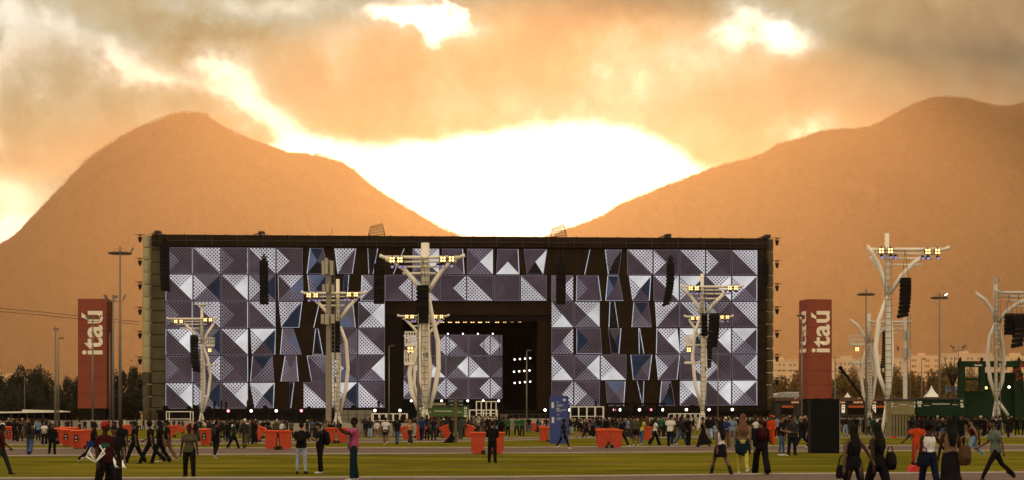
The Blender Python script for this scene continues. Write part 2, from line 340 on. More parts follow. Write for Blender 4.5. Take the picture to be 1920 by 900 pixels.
# ------------------------------------------------ concert stage
SA, SB = 331.0, .0645; SRZ = math.atan(SB); SC = math.sqrt(1+SB*SB)
def sl(px, py, d=0.0):          # a photo direction met with the plane d metres behind the stage front, in stage coordinates
    k = (px-960)/F; Y = (SA+d*SC)/(1-SB*k); Xw = k*Y; z = CH+(HY-py)/F*Y
    dx_, dy_ = Xw, Y-SA; return (dx_*math.cos(SRZ)+dy_*math.sin(SRZ), -dx_*math.sin(SRZ)+dy_*math.cos(SRZ), z)
M['black'] = mat('black_cloth', (.010, .008, .006), .9, var=.3, scale=.4)
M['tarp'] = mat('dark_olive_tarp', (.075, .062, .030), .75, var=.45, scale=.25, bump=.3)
M['tarp_lit'] = mat('lit_olive_tarp', (.36, .31, .17), .6, var=.2, scale=.3)  # paler copy of the olive tarp, with the column's lit side put into its colour
M['brown'] = mat('brown_scaffold_cloth', (.022, .013, .007), .85, var=.3, scale=.3)
M['steel'] = mat('dark_steel', (.05, .045, .04), .5, .6)
M['bk'] = mat('black_equipment', (.006, .0055, .0055), .6)
def emis(name, col, s=1.0):
    m = bpy.data.materials.new(name); m.use_nodes = True; n = m.node_tree.nodes; n.clear(); e = n.new('ShaderNodeEmission'); e.inputs[0].default_value = (*col, 1); e.inputs[1].default_value = s
    o = n.new('ShaderNodeOutputMaterial'); m.node_tree.links.new(e.outputs[0], o.inputs[0]); return m
def emis_dots(name, col, col2, pitch=.30, thr=.12):
    m = emis(name, col); n = m.node_tree.nodes; l = m.node_tree.links; c = n.new('ShaderNodeTexCoord'); s = n.new('ShaderNodeSeparateXYZ'); l.new(c.outputs['Object'], s.inputs[0])
    def cs(o):
        a = n.new('ShaderNodeMath'); a.operation = 'MULTIPLY'; a.inputs[1].default_value = 2*PI/(pitch*2); l.new(o, a.inputs[0])
        b = n.new('ShaderNodeMath'); b.operation = 'COSINE'; l.new(a.outputs[0], b.inputs[0]); return b.outputs[0]
    p = n.new('ShaderNodeMath'); p.operation = 'MULTIPLY'; l.new(cs(s.outputs[0]), p.inputs[0]); l.new(cs(s.outputs[2]), p.inputs[1])
    r = n.new('ShaderNodeMapRange'); l.new(p.outputs[0], r.inputs[0]); r.inputs[1].default_value = thr-.05; r.inputs[2].default_value = thr+.12
    mx = n.new('ShaderNodeMix'); mx.data_type = 'RGBA'; l.new(r.outputs[0], mx.inputs[0]); mx.inputs[6].default_value = (*col, 1); mx.inputs[7].default_value = (*col2, 1)
    l.new(mx.outputs[2], n['Emission'].inputs[0]); return m
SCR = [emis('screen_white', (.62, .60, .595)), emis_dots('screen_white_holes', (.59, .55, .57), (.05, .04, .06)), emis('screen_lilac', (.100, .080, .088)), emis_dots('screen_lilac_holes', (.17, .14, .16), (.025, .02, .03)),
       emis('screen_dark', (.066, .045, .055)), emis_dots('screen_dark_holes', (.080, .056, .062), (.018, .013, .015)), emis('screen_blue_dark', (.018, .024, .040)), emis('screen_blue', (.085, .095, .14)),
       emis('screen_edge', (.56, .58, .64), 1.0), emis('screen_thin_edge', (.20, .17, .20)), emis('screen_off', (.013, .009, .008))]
for m_ in SCR[:8]:
    n = m_.node_tree.nodes; l = m_.node_tree.links; e = n['Emission']; c = n.new('ShaderNodeTexCoord'); t_ = n.new('ShaderNodeTexNoise'); l.new(c.outputs['Object'], t_.inputs['Vector']); t_.inputs['Scale'].default_value = .22; t_.inputs['Detail'].default_value = 3
    r_ = n.new('ShaderNodeMapRange'); l.new(t_.outputs[0], r_.inputs[0]); r_.inputs[1].default_value = .3; r_.inputs[2].default_value = .7; r_.inputs[3].default_value = .72; r_.inputs[4].default_value = 1.25; l.new(r_.outputs[0], e.inputs[1])
CI = {'W': 0, 'w': 1, 'M': 2, 'm': 3, 'D': 4, 'd': 5, 'B': 6, 'V': 7, 'K': 10}
stage = thing('concert_stage', (0, SA, 0), 'huge black open air concert stage covered in screens of lilac and white pyramid tiles', 'stage', None, SRZ)
def lerp(a, b, t_): return a+(b-a)*t_
RYL = [463, 513.7, 564.7, 615.6, 666.6, 717.4, 767.5]; RYR = [468.3, 516.5, 565.2, 614.3, 663.7, 712.6, 760.8]
def ry(i, px): return lerp(RYL[i], RYR[i], (px-310)/1110)
def cx_(c): return 310+52.3*c-.082*c*c+(-1 if 5 <= c <= 9 else 0)
# T R B L of each tile; turning tiles give their four corner columns (top left, top right, bottom right, bottom left) and lit edges
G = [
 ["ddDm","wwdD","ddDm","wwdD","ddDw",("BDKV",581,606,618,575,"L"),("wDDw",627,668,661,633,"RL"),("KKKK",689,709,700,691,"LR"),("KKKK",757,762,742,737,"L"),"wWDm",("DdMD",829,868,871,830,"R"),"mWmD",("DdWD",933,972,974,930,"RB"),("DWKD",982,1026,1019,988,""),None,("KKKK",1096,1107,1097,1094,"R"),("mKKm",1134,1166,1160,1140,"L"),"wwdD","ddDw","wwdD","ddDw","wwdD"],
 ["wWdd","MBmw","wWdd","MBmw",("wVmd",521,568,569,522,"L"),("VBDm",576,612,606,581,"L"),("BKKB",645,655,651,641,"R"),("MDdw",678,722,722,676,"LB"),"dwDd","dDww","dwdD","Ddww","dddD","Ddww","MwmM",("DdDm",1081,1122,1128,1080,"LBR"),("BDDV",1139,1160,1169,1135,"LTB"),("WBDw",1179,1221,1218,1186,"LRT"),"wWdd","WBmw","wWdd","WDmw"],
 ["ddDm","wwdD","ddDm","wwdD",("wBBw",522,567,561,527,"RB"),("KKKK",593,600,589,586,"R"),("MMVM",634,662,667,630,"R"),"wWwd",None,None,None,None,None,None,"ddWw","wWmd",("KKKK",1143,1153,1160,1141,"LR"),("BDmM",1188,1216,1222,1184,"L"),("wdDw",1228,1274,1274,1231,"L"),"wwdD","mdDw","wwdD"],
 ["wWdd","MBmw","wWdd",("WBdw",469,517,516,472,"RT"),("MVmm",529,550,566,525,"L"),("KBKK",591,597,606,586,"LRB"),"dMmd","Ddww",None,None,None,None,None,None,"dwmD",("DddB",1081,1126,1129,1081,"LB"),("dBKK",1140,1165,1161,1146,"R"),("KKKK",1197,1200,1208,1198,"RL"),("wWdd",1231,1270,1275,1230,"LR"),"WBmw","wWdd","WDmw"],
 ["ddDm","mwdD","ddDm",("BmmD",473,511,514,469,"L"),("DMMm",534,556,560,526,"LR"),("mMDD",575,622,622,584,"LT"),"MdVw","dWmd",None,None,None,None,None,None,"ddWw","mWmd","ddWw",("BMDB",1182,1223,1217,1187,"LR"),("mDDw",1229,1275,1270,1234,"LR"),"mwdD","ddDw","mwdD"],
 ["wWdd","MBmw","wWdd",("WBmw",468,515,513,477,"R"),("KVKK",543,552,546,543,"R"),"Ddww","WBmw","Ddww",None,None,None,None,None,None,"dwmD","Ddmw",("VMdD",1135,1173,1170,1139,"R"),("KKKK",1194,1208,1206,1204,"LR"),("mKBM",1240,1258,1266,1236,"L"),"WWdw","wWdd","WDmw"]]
def tile(q, C, spec, edges='', thin=True, d=0.0, e=.55):
    (x0, y0), (x1, y1), (x2, y2), (x3, y3) = C      # tl tr br bl in photo pixels
    c = ((x0+x1+x2+x3)/4, (y0+y1+y2+y3)/4)
    wq = e*min(1, (abs(x1-x0)+abs(x2-x3))/44)
    inn = [(lerp(x, c[0], .0)+(wq if x < c[0] else -wq), y+(e if y < c[1] else -e)) for x, y in C]
    pt = lambda p: sl(p[0], p[1], d)
    o = [pt(p) for p in C]; i_ = [pt(p) for p in inn]; cc = pt(c)
    for k, ch in enumerate(spec):
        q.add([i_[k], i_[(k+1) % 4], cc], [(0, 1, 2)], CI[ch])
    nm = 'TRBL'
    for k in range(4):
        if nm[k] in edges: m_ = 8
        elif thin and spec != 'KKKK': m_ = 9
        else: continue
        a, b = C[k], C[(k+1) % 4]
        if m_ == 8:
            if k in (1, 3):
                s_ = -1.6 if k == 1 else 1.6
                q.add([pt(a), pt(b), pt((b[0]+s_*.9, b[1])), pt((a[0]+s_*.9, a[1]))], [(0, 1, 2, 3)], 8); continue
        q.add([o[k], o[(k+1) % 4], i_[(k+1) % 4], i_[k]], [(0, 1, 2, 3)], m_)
def panel_screen(name, cols, rows, label):
    q = MB()
    for r in rows:
        for c in cols:
            s = G[r][c]
            if s is None: continue
            if isinstance(s, str):
                xl, xr = cx_(c)+.5, cx_(c+1)-1.2
                if c == 7: xr = 721.6
                if c == 14: xl = 1034
                eg = ''
                if r in (0, 2, 4) and c in (0, 2): eg = 'R'
                if r in (1, 3, 5) and c in (0,): eg = 'L'
                if c == 21: eg = 'R'
                tile(q, [(xl, ry(r, xl)+.8), (xr, ry(r, xr)+.8), (xr, ry(r+1, xr)-1.0), (xl, ry(r+1, xl)-1.0)], s, eg)
            else:
                sp_, a, b, c2, d2, eg = s
                tile(q, [(a, ry(r, a)+1), (b, ry(r, b)+1), (c2, ry(r+1, c2)-1.2), (d2, ry(r+1, d2)-1.2)], sp_, eg)
    o = q.build(name, SCR, stage); o['label'] = label; return o
def slab(q, x0, x1, y0, y1, d0, d1, mi=None, y0r=None, y1r=None):   # px span, py span, depth span
    a = sl(x0, y0, 0); b = sl(x1, y0r if y0r is not None else y0, 0); c = sl(x1, y1r if y1r is not None else y1, 0); e = sl(x0, y1, 0)
    vs = [(p[0], d0, p[2]) for p in (e, c, b, a)]+[(p[0], d1, p[2]) for p in (e, c, b, a)]
    q.add(vs, [(0, 1, 2, 3), (7, 6, 5, 4), (0, 4, 5, 1), (1, 5, 6, 2), (2, 6, 7, 3), (3, 7, 4, 0)], mi)
panel_screen('led_screen', range(0, 8), range(0, 6), 'left wall screen of pyramid tiles turning near its inner edge')
panel_screen('led_screen', range(8, 14), range(0, 2), 'upper middle screen of pyramid tiles over the stage opening')
panel_screen('led_screen', range(14, 22), range(0, 6), 'right wall screen of pyramid tiles with a turning column')
q = MB(); slab(q, 308, 722, 461, 790, .25, 3, None, 463.5, 790); slab(q, 1033, 1422, 466, 790, .25, 3, None, 467.5, 790); slab(q, 722.05, 1032.95, 463.6, 560.5, .25, 3, None, 465.9, 560.5)
q.build('screen_backing', M['brown'], stage)
# top beam with scaffold bands, ends
q = MB(); slab(q, 286, 1438, 440, 461, -.6, 22, 0, 447.5, 466.5)
for k in range(24):
    px = 300+k*48.5; slab(q, px, px+1.0, 441.5+(px-300)*.0064, 459+(px-300)*.0055, -.75, -.6, 1)
slab(q, 286, 1438, 450.5, 451.6, -.8, -.6, 1, 457.5, 458.5)
for k in range(30):
    px = 306+k*38.7; yy = 440+(px-286)*.0065; slab(q, px, px+2.5, yy-1.6, yy+.2, 0, 1, 1)
q.build('top_beam', [M['brown'], M['steel']], stage)
for side, (xa, xb, xc) in {'left': (265.5, 284, 309), 'right': (1452.5, 1437, 1421)}.items():
    q = MB(); n = 15
    for k in range(n):                       # tarp bands stretched over the tower, each bulging a little
        f0, f1_ = k/n, (k+1)/n; ty = 440 if side == 'left' else 447
        ya, yb = lerp(ty, 790, f0), lerp(ty, 790, f1_)
        lo, hi = sorted((xa, xb)); 
        a = sl(lo, ya, 0); b = sl(hi, yb, 0); cxm = (a[0]+b[0])/2; rx = (b[0]-a[0])/2; zs = np.linspace(b[2]+.06, a[2]-.06, 5)
        q.tube([(cxm, 1.2, z) for z in zs], [rx*(.93 if i in (0, 4) else 1.0) for i in range(5)], 14, 0 if (k < n-4 or side == 'right') else 1)
    q.build('tarp_column', [M['tarp_lit'] if side == 'left' else M['tarp'], M['tarp']], stage, smooth=False)
    q = MB(); lo, hi = sorted((xb, xc)); slab(q, lo, hi, 441 if side == 'left' else 448, 790, .1, 20, 0)
    for k in range(1, 15):
        yy = lerp(445, 786, k/15); slab(q, lo, hi, yy, yy+1.0, .0, .1, 1)
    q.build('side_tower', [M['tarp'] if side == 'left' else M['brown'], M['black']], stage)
# opening: header, inner columns, room
q = MB(); slab(q, 722.2, 1032.8, 560.8, 590, .6, 5, 0); slab(q, 722.2, 1032.8, 590.05, 601, .9, 5, 1); q.build('proscenium_header', [M['brown'], M['black']], stage)
q = MB(); slab(q, 722.2, 752, 601.1, 790, .9, 5); slab(q, 752.05, 757, 601.1, 772, 1.4, 5); q.build('inner_column', M['black'], stage)
q = MB(); slab(q, 1010, 1032.8, 601.1, 790, .9, 5)
for k in range(8): slab(q, 1012, 1030, 606+k*20, 607+k*20, .82, .9)
q.build('inner_column', M['brown'], stage)
M['room'] = mat('stage_room_drapes', (.016, .009, .005), .9, var=.4, scale=.5)
q = MB(); z0 = sl(900, 770)[2]; a = sl(700, 560)[0]; b = sl(1055, 560)[0]; zt = sl(900, 556)[2]
q.add([(a, 24, 0), (b, 24, 0), (b, 24, zt), (a, 24, zt)], [(0, 1, 2, 3)]); q.add([(a, 5, 0), (a, 24, 0), (a, 24, zt), (a, 5, zt)], [(0, 1, 2, 3)]); q.add([(b, 5, 0), (b, 24, 0), (b, 24, zt), (b, 5, zt)], [(0, 1, 2, 3)]); q.add([(a, 3, zt), (b, 3, zt), (b, 24, zt), (a, 24, zt)], [(0, 1, 2, 3)])
for k in range(11):
    xx = lerp(a, b, (k+.5)/11); q.box(xx-.05, xx+.05, 6+k % 3*4, 6.1+k % 3*4, 12, zt)
q.build('stage_room', M['room'], stage)
# deck with fascia
q = MB(); x0 = sl(300, 770)[0]; x1 = sl(1432, 765)[0]; q.box(x0, x1, -6.0, .2, 2.55, 3.05, 0); q.box(x0+.3, x1-.3, -5.6, .2, 0, 2.55, 0); q.box(a, b, .25, 24, 2.6, 3.0, 0)
for k in range(46): q.box(x0+2.3*k+.3, x0+2.3*k+.36, -5.7, -5.6, .1, 2.5, 1)
q.build('deck', [M['bk'], M['steel']], stage)
# back screen inside the room
IC = [745, 753.5, 795, 836.5, 878.5, 919.5, 942.5]; IR = [627.5, 667.2, 708.3, 748.5]
IG = [["dDmd","wmmD"[:4],"DwdD","DDmw","DwdD","Dmmw"], ["dddd","dWmd","ddWw","dWmd","ddWw","ddmd"], ["Dmmw","DDmw","DwdD","DDdw","dwdD","Ddmw"]]
q = MB()
for r in range(3):
    for c in range(6):
        xa, xb = IC[c]+.4, IC[c+1]-.6; ya, yb = IR[r]+.4, IR[r+1]-.5
        if c == 0 or c == 5:
            full = 41.5; t0, t1 = ((xb-full, xb) if c == 0 else (xa, xa+full)); cxm = (t0+t1)/2; cym = (ya+yb)/2
            s = IG[r][c]; p = lambda x, y: sl(x, y, 12)
            if c == 0:
                dxx = xb-xa; q.add([p(xb, ya), p(xb, yb), p(xa, yb-dxx), p(xa, ya+dxx)], [(0, 1, 2, 3)], 3); q.add([p(xa, ya), p(xb, ya), p(xa, ya+dxx)], [(0, 1, 2)], 4); q.add([p(xa, yb), p(xb, yb), p(xa, yb-dxx)], [(0, 1, 2)], 5)
            else:
                dxx = xb-xa; mid = {0: 1, 1: 5, 2: 1}[r]; tp = [2, 5, 4][r]
                if dxx >= (yb-ya)/2: dxx2 = (yb-ya)/2
                else: dxx2 = dxx
                q.add([p(xa, ya), p(xa+dxx2, ya+dxx2), p(xa, yb)], [(0, 1, 2)], mid); q.add([p(xa, ya), p(xb, ya), p(xb, ya+dxx2), p(xa+dxx2, ya+dxx2)], [(0, 1, 2, 3)], tp)
                q.add([p(xa, yb), p(xb, yb), p(xb, yb-dxx2+.2), p(xa+dxx2, ya+dxx2+.2)], [(0, 1, 2, 3)], 3)
            continue
        tile(q, [(xa, ya), (xb, ya), (xb, yb), (xa, yb)], IG[r][c], '', True, 12)
o = q.build('led_screen', SCR, stage); o['label'] = 'small pyramid tile screen at the back of the stage opening'
q = MB(); p0 = sl(743, 749.5, 12.2); p1 = sl(944, 626, 12.2); q.box(p0[0], p1[0], 12.2, 12.6, 3.0, p1[2]); q.build('screen_backing', M['bk'], stage)
# lamps of the stage
M['warm'] = emis('warm_lamp', (1.0, .58, .20), 3.2); M['white'] = emis('white_lamp', (1.0, .86, .76), 4.0); M['pink'] = emis('pink_lamp', (1.0, .30, .38), 3.0)
M['violet'] = emis('violet_lens', (.50, .36, .80), .8)
def quadlamp(q, c, s, mi=1, gap=.62):
    x, y, z = c
    q.box(x-s, x+s, y, y+s*.6, z-s, z+s, 0)
    for i in (-1, 1):
        for j in (-1, 1): q.ball((x+i*s*gap*.75, y-.02*s, z+j*s*gap*.75), s*.40, 8, 5, mi, (1, .35, 1))
for k in range(11):
    px = 829.5+k*14.1+(4 if k > 6 else 0); p = sl(px, 601+(k % 3)*.3, 6); q = MB(); quadlamp(q, (0, 0, 0), .42*(1 if k < 8 else .8)); q.box(-.04, .04, .1, .2, .3, 1.6, 0)
    o = q.build('floodlight', [M['bk'], M['warm']], stage); o.location = p
def round_lamp(p, r, m, stand=.5, name='spotlight'):
    q = MB(); q.ball((0, 0, 0), r, 10, 7, 1, (1, .5, 1)); q.tube([(0, r*.1, 0), (0, r*1.5, .05)], r*1.12, 10, 0); q.box(-r*1.2, -r*1.05, r*.2, r*.5, -stand, r*.4, 0); q.box(r*1.05, r*1.2, r*.2, r*.5, -stand, r*.4, 0)
    o = q.build(name, [M['bk'], m], stage); o.location = p; return o
for px in (801, 840, 868, 896, 924): round_lamp(sl(px, 625.8, 11.5), .14, M['white'], .2)
for r, yy in enumerate((674, 697, 718)):
    for k in range(4): round_lamp(sl(965+k*9.7-r % 2*1.2, yy-k*.8, 8), .16, M['white'], .4)
for px in (771, 828, 877, 906, 935): round_lamp(sl(px, 751.5, 5), .20, M['white'], .3)
for px, m in ((428, 'pink'), (471, 'white'), (518, 'white'), (565, 'pink'), (703, 'white'), (750, 'white'), (1022, 'white'), (1068, 'white'), (1152, 'pink'), (1163, 'white'), (1199, 'white'), (1220, 'pink'), (1243, 'white'), (1287, 'white'), (1329.5, 'white'), (1373, 'white')):
    round_lamp(sl(px, 770.5-(px-428)*.0028, -6.4), .24, M[m], .5)
# lamps hung on both sides on short arms
for side, xs_, ys_ in (('l', 262.5, (447, 491, 535.5, 583, 627.5, 676, 722)), ('r', 1457, (453, 495.5, 538.5, 582, 626.5, 671, 715))):
    for yy in ys_:
        q = MB(); p = sl(xs_, yy, 1); s = 1 if side == 'l' else -1
        q.box(-.85, .85, -.05, .05, .62, .70); q.box(-.18, .18, -.15, .15, .45, .62); q.box(-.34, -.26, -.06, .06, -.1, .5); q.box(.26, .34, -.06, .06, -.1, .5); q.ball((0, 0, -.1), .30, 8, 6, None, (1, 1, 1.35)); q.tube([(0, 0, -.3), (0, -.1, -.62)], .2, 8)
        o = q.build('moving_light', M['bk'], stage); o.location = p
# roof blocks, hoists and the two tilted lattice frames
for px, w_ in ((296, 9), (490, 9), (1250, 9), (1436, 9)):
    q = MB(); yy = 440+(px-286)*.0065; p = sl(px, yy, 0); k = 11.0/1
    q.box(-w_/22, w_/22+.2, -1.6, 1, .38, .56); q.box(-w_/22, -w_/22+.18, -1.5, .9, 0, .38); q.box(w_/22, w_/22+.18, -1.5, .9, 0, .38); q.add([(-1.7, 0, 0), (-w_/22, 0, .5), (-w_/22, 0, .2), (-1.7, 0, -.02)], [(0, 1, 2, 3)]); q.box(-.1, .1, -1.4, .5, 0, .38)
    o = q.build('hoist_block', M['steel'], stage); o.location = p
M['lattice'] = mat('bronze_lattice', (.16, .10, .04), .6)
for px in (706, 1047):
    q = MB(); c = [sl(x, y, 1) for x, y in ((px-16, 443.5), (px-11, 425 if px < 900 else 429), (px+11, 419.5 if px < 900 else 422), (px+15.5, 439 if px < 900 else 441.5))]
    P4 = [Vector((p[0], p[1]-(.0), p[2])) for p in c]; fr = .07
    for i in range(4): q.tube([P4[i], P4[(i+1) % 4]], fr, 5)
    for k in range(1, 12):
        f = k/12; q.tube([P4[0].lerp(P4[3], f), P4[1].lerp(P4[2], f)], .035, 4)
    for f in (.3, .55, .8): q.tube([P4[0].lerp(P4[1], f), P4[3].lerp(P4[2], f)], .05, 4)
    for i in (0, 3): q.tube([P4[i], P4[i]+Vector((0, 2.5, -.4))], .06, 4); q.tube([P4[i].lerp(P4[i ^ 1 if i == 0 else 2], .7), P4[i]+Vector((0, 2.5, -.4))], .05, 4)
    q.build('lattice_frame', M['lattice'], stage)
q = MB(); p = sl(622, 441); q.tube([(p[0], 1, p[2]), (p[0], 1, p[2]+.9)], .04, 4); q.ball((p[0], 1, p[2]+1), .1); q.build('aerial', M['steel'], stage)
# monitors and crates along the deck edge (small silhouettes)
for px in (311, 355, 368, 392, 468, 498, 580, 664, 738, 1083, 1100, 1192, 1236, 1300, 1340, 1395):
    q = MB(); s = random.uniform(.7, 1.1); q.prism([(-.6*s, 0), (.6*s, 0), (.6*s, .35*s), (.2*s, .85*s), (-.5*s, .85*s)], -.4, .4); q.box(-.3*s, .3*s, -.42, -.4, .15*s, .6*s)
    o = q.build('monitor_speaker', M['bk'], stage); p = sl(px, 768, -3); o.location = (p[0], -3, 3.05)
# ------------------------------------------------ hanging speaker columns
def line_array(loc, n, w_, h, curve, label, group, cab=None, seedc=0, d=1.0, rz=0, side=-1):
    # loc: top hook; n boxes; total height h; curve bends the lower end by that many metres in x
    r = thing('speaker_column', loc, label, 'speaker column', group, rz)
    q = MB(); q.box(-w_*.5, w_*.5, -.3, .3, -.12, 0); q.build('hanging_frame', M['bk'], r)
    for k in range(n):
        f = (k+.5)/n; bh = h/n; x = curve*f*f*f; ang = math.atan(3*curve*f*f/h)
        q = MB(); a = w_/2; g_ = bh*.46
        q.prism([(-a, -g_), (-a*.0-a*.94, g_), (a*.94, g_), (a, -g_)], -d/2, d/2); q.box(-a*.8, a*.8, -d/2-.02, -d/2, -g_*.8, g_*.8)
        q.box(side*a*1.0-.06, side*a*1.0+.06+.0, -d*.3, d*.3, -g_*.6, g_*.6)
        o = q.build('speaker_box', M['bk'] if k % 4 else M['bk2'], r); o.location = (x, 0, -.15-h*f); o.rotation_euler = (0, ang, 0)
    return r
M['bk2'] = mat('black_speaker_cloth', (.011, .010, .009), .8)
def cable(r, pts, rad=.025):
    q = MB(); q.tube(pts, rad, 4); return q.build('cable', M['steel'], r)
for px, yt, yb, wpx, cpx, top, lab in ((495, 489, 571, 15, .5, 441, 'black speaker column hung before the left screen of the stage'), (711, 494, 570, 19, 0, 443, 'black speaker column hung beside the left lattice frame of the stage'),
      (1052, 492, 571, 18, -.5, 444, 'black speaker column hung below the right lattice frame of the stage'), (1257.5, 492, 573, 14, -10, 445, 'curved black speaker column hung before the right screen of the stage'),
      (309, 458, 546, 16, 2, 441, 'dark speaker column hung at the left tarp tower of the stage'), (1434, 494, 545, 14, -5, 447, 'dark speaker column hung at the right end of the stage')):
    Yq = SA+ (px-960)/F*SA*SB-2.2; s = Yq/F; loc = P(px, yt, Yq); r = line_array(loc, 14, wpx*s, (yb-yt)*s-.15, cpx*s, lab, 'speaker columns hung on the stage front', d=1.1)
    for dx_ in (-.45, .45): cable(r, [(dx_, 0, 0), (dx_, .2, (yt-top)*s)])
    q = MB(); q.box(-.35, .35, -.2, .2, .0, .5); q.box(-.6, .6, -.08, .08, .55, .75); q.box(-.15, .15, -.1, .1, .75, 1.2); q.build('motor_hoist', M['bk'], r)
# ------------------------------------------------ writing
def text_mesh(txt, bold=0.0):
    cu = bpy.data.curves.new('letters', 'FONT'); cu.body = txt; cu.size = 1; cu.offset = bold; cu.resolution_u = 3; cu.space_character = 1.02 + bold*1.5
    o = bpy.data.objects.new('letters', cu); sc.collection.objects.link(o); dg = bpy.context.evaluated_depsgraph_get(); me = bpy.data.meshes.new_from_object(o.evaluated_get(dg))
    bpy.data.objects.remove(o); bpy.data.curves.remove(cu); return me
def writing(txt, parent, c, w_, h_, m, bold=.02, up=False, rz=0.0):
    # c: centre; w_: length along the writing; h_: letter height; up: reads upward
    me = text_mesh(txt, bold); co = np.array([v.co[:] for v in me.vertices]); mn, mx_ = co.min(0), co.max(0); sz = mx_-mn
    for v in me.vertices:
        a = (v.co.x-mn[0]-sz[0]/2)/sz[0]*w_; b = (v.co.y-mn[1]-sz[1]/2)/sz[1]*h_
        v.co = (-b, 0, a) if up else (a, 0, b)
    me.materials.clear(); me.materials.append(m); o = bpy.data.objects.new('lettering', me); sc.collection.objects.link(o); o.parent = parent; o.location = c; o.rotation_euler = (0, 0, rz); return o
M['cream'] = mat('cream_letter_paint', (.85, .74, .56), .6); M['wht'] = mat('white_paint', (.74, .72, .66), .55, var=.08, scale=.6); M['whtp'] = mat('white_plastic', (.75, .74, .72), .5)
M['tower'] = mat('tower_white_paint', (.80, .74, .63), .5, var=.10, scale=.4); M['towerb'] = mat('tower_grey_paint', (.56, .52, .46), .5, var=.12, scale=.5)
M['pole'] = mat('galvanised_pole', (.17, .15, .12), .5, .3, var=.15); M['dpole'] = mat('dark_pole', (.06, .05, .04), .6)
M['terra'] = mat('terracotta_cladding', (.235, .050, .024), .75, var=.12, scale=.5)
M['numb'] = M['bk']
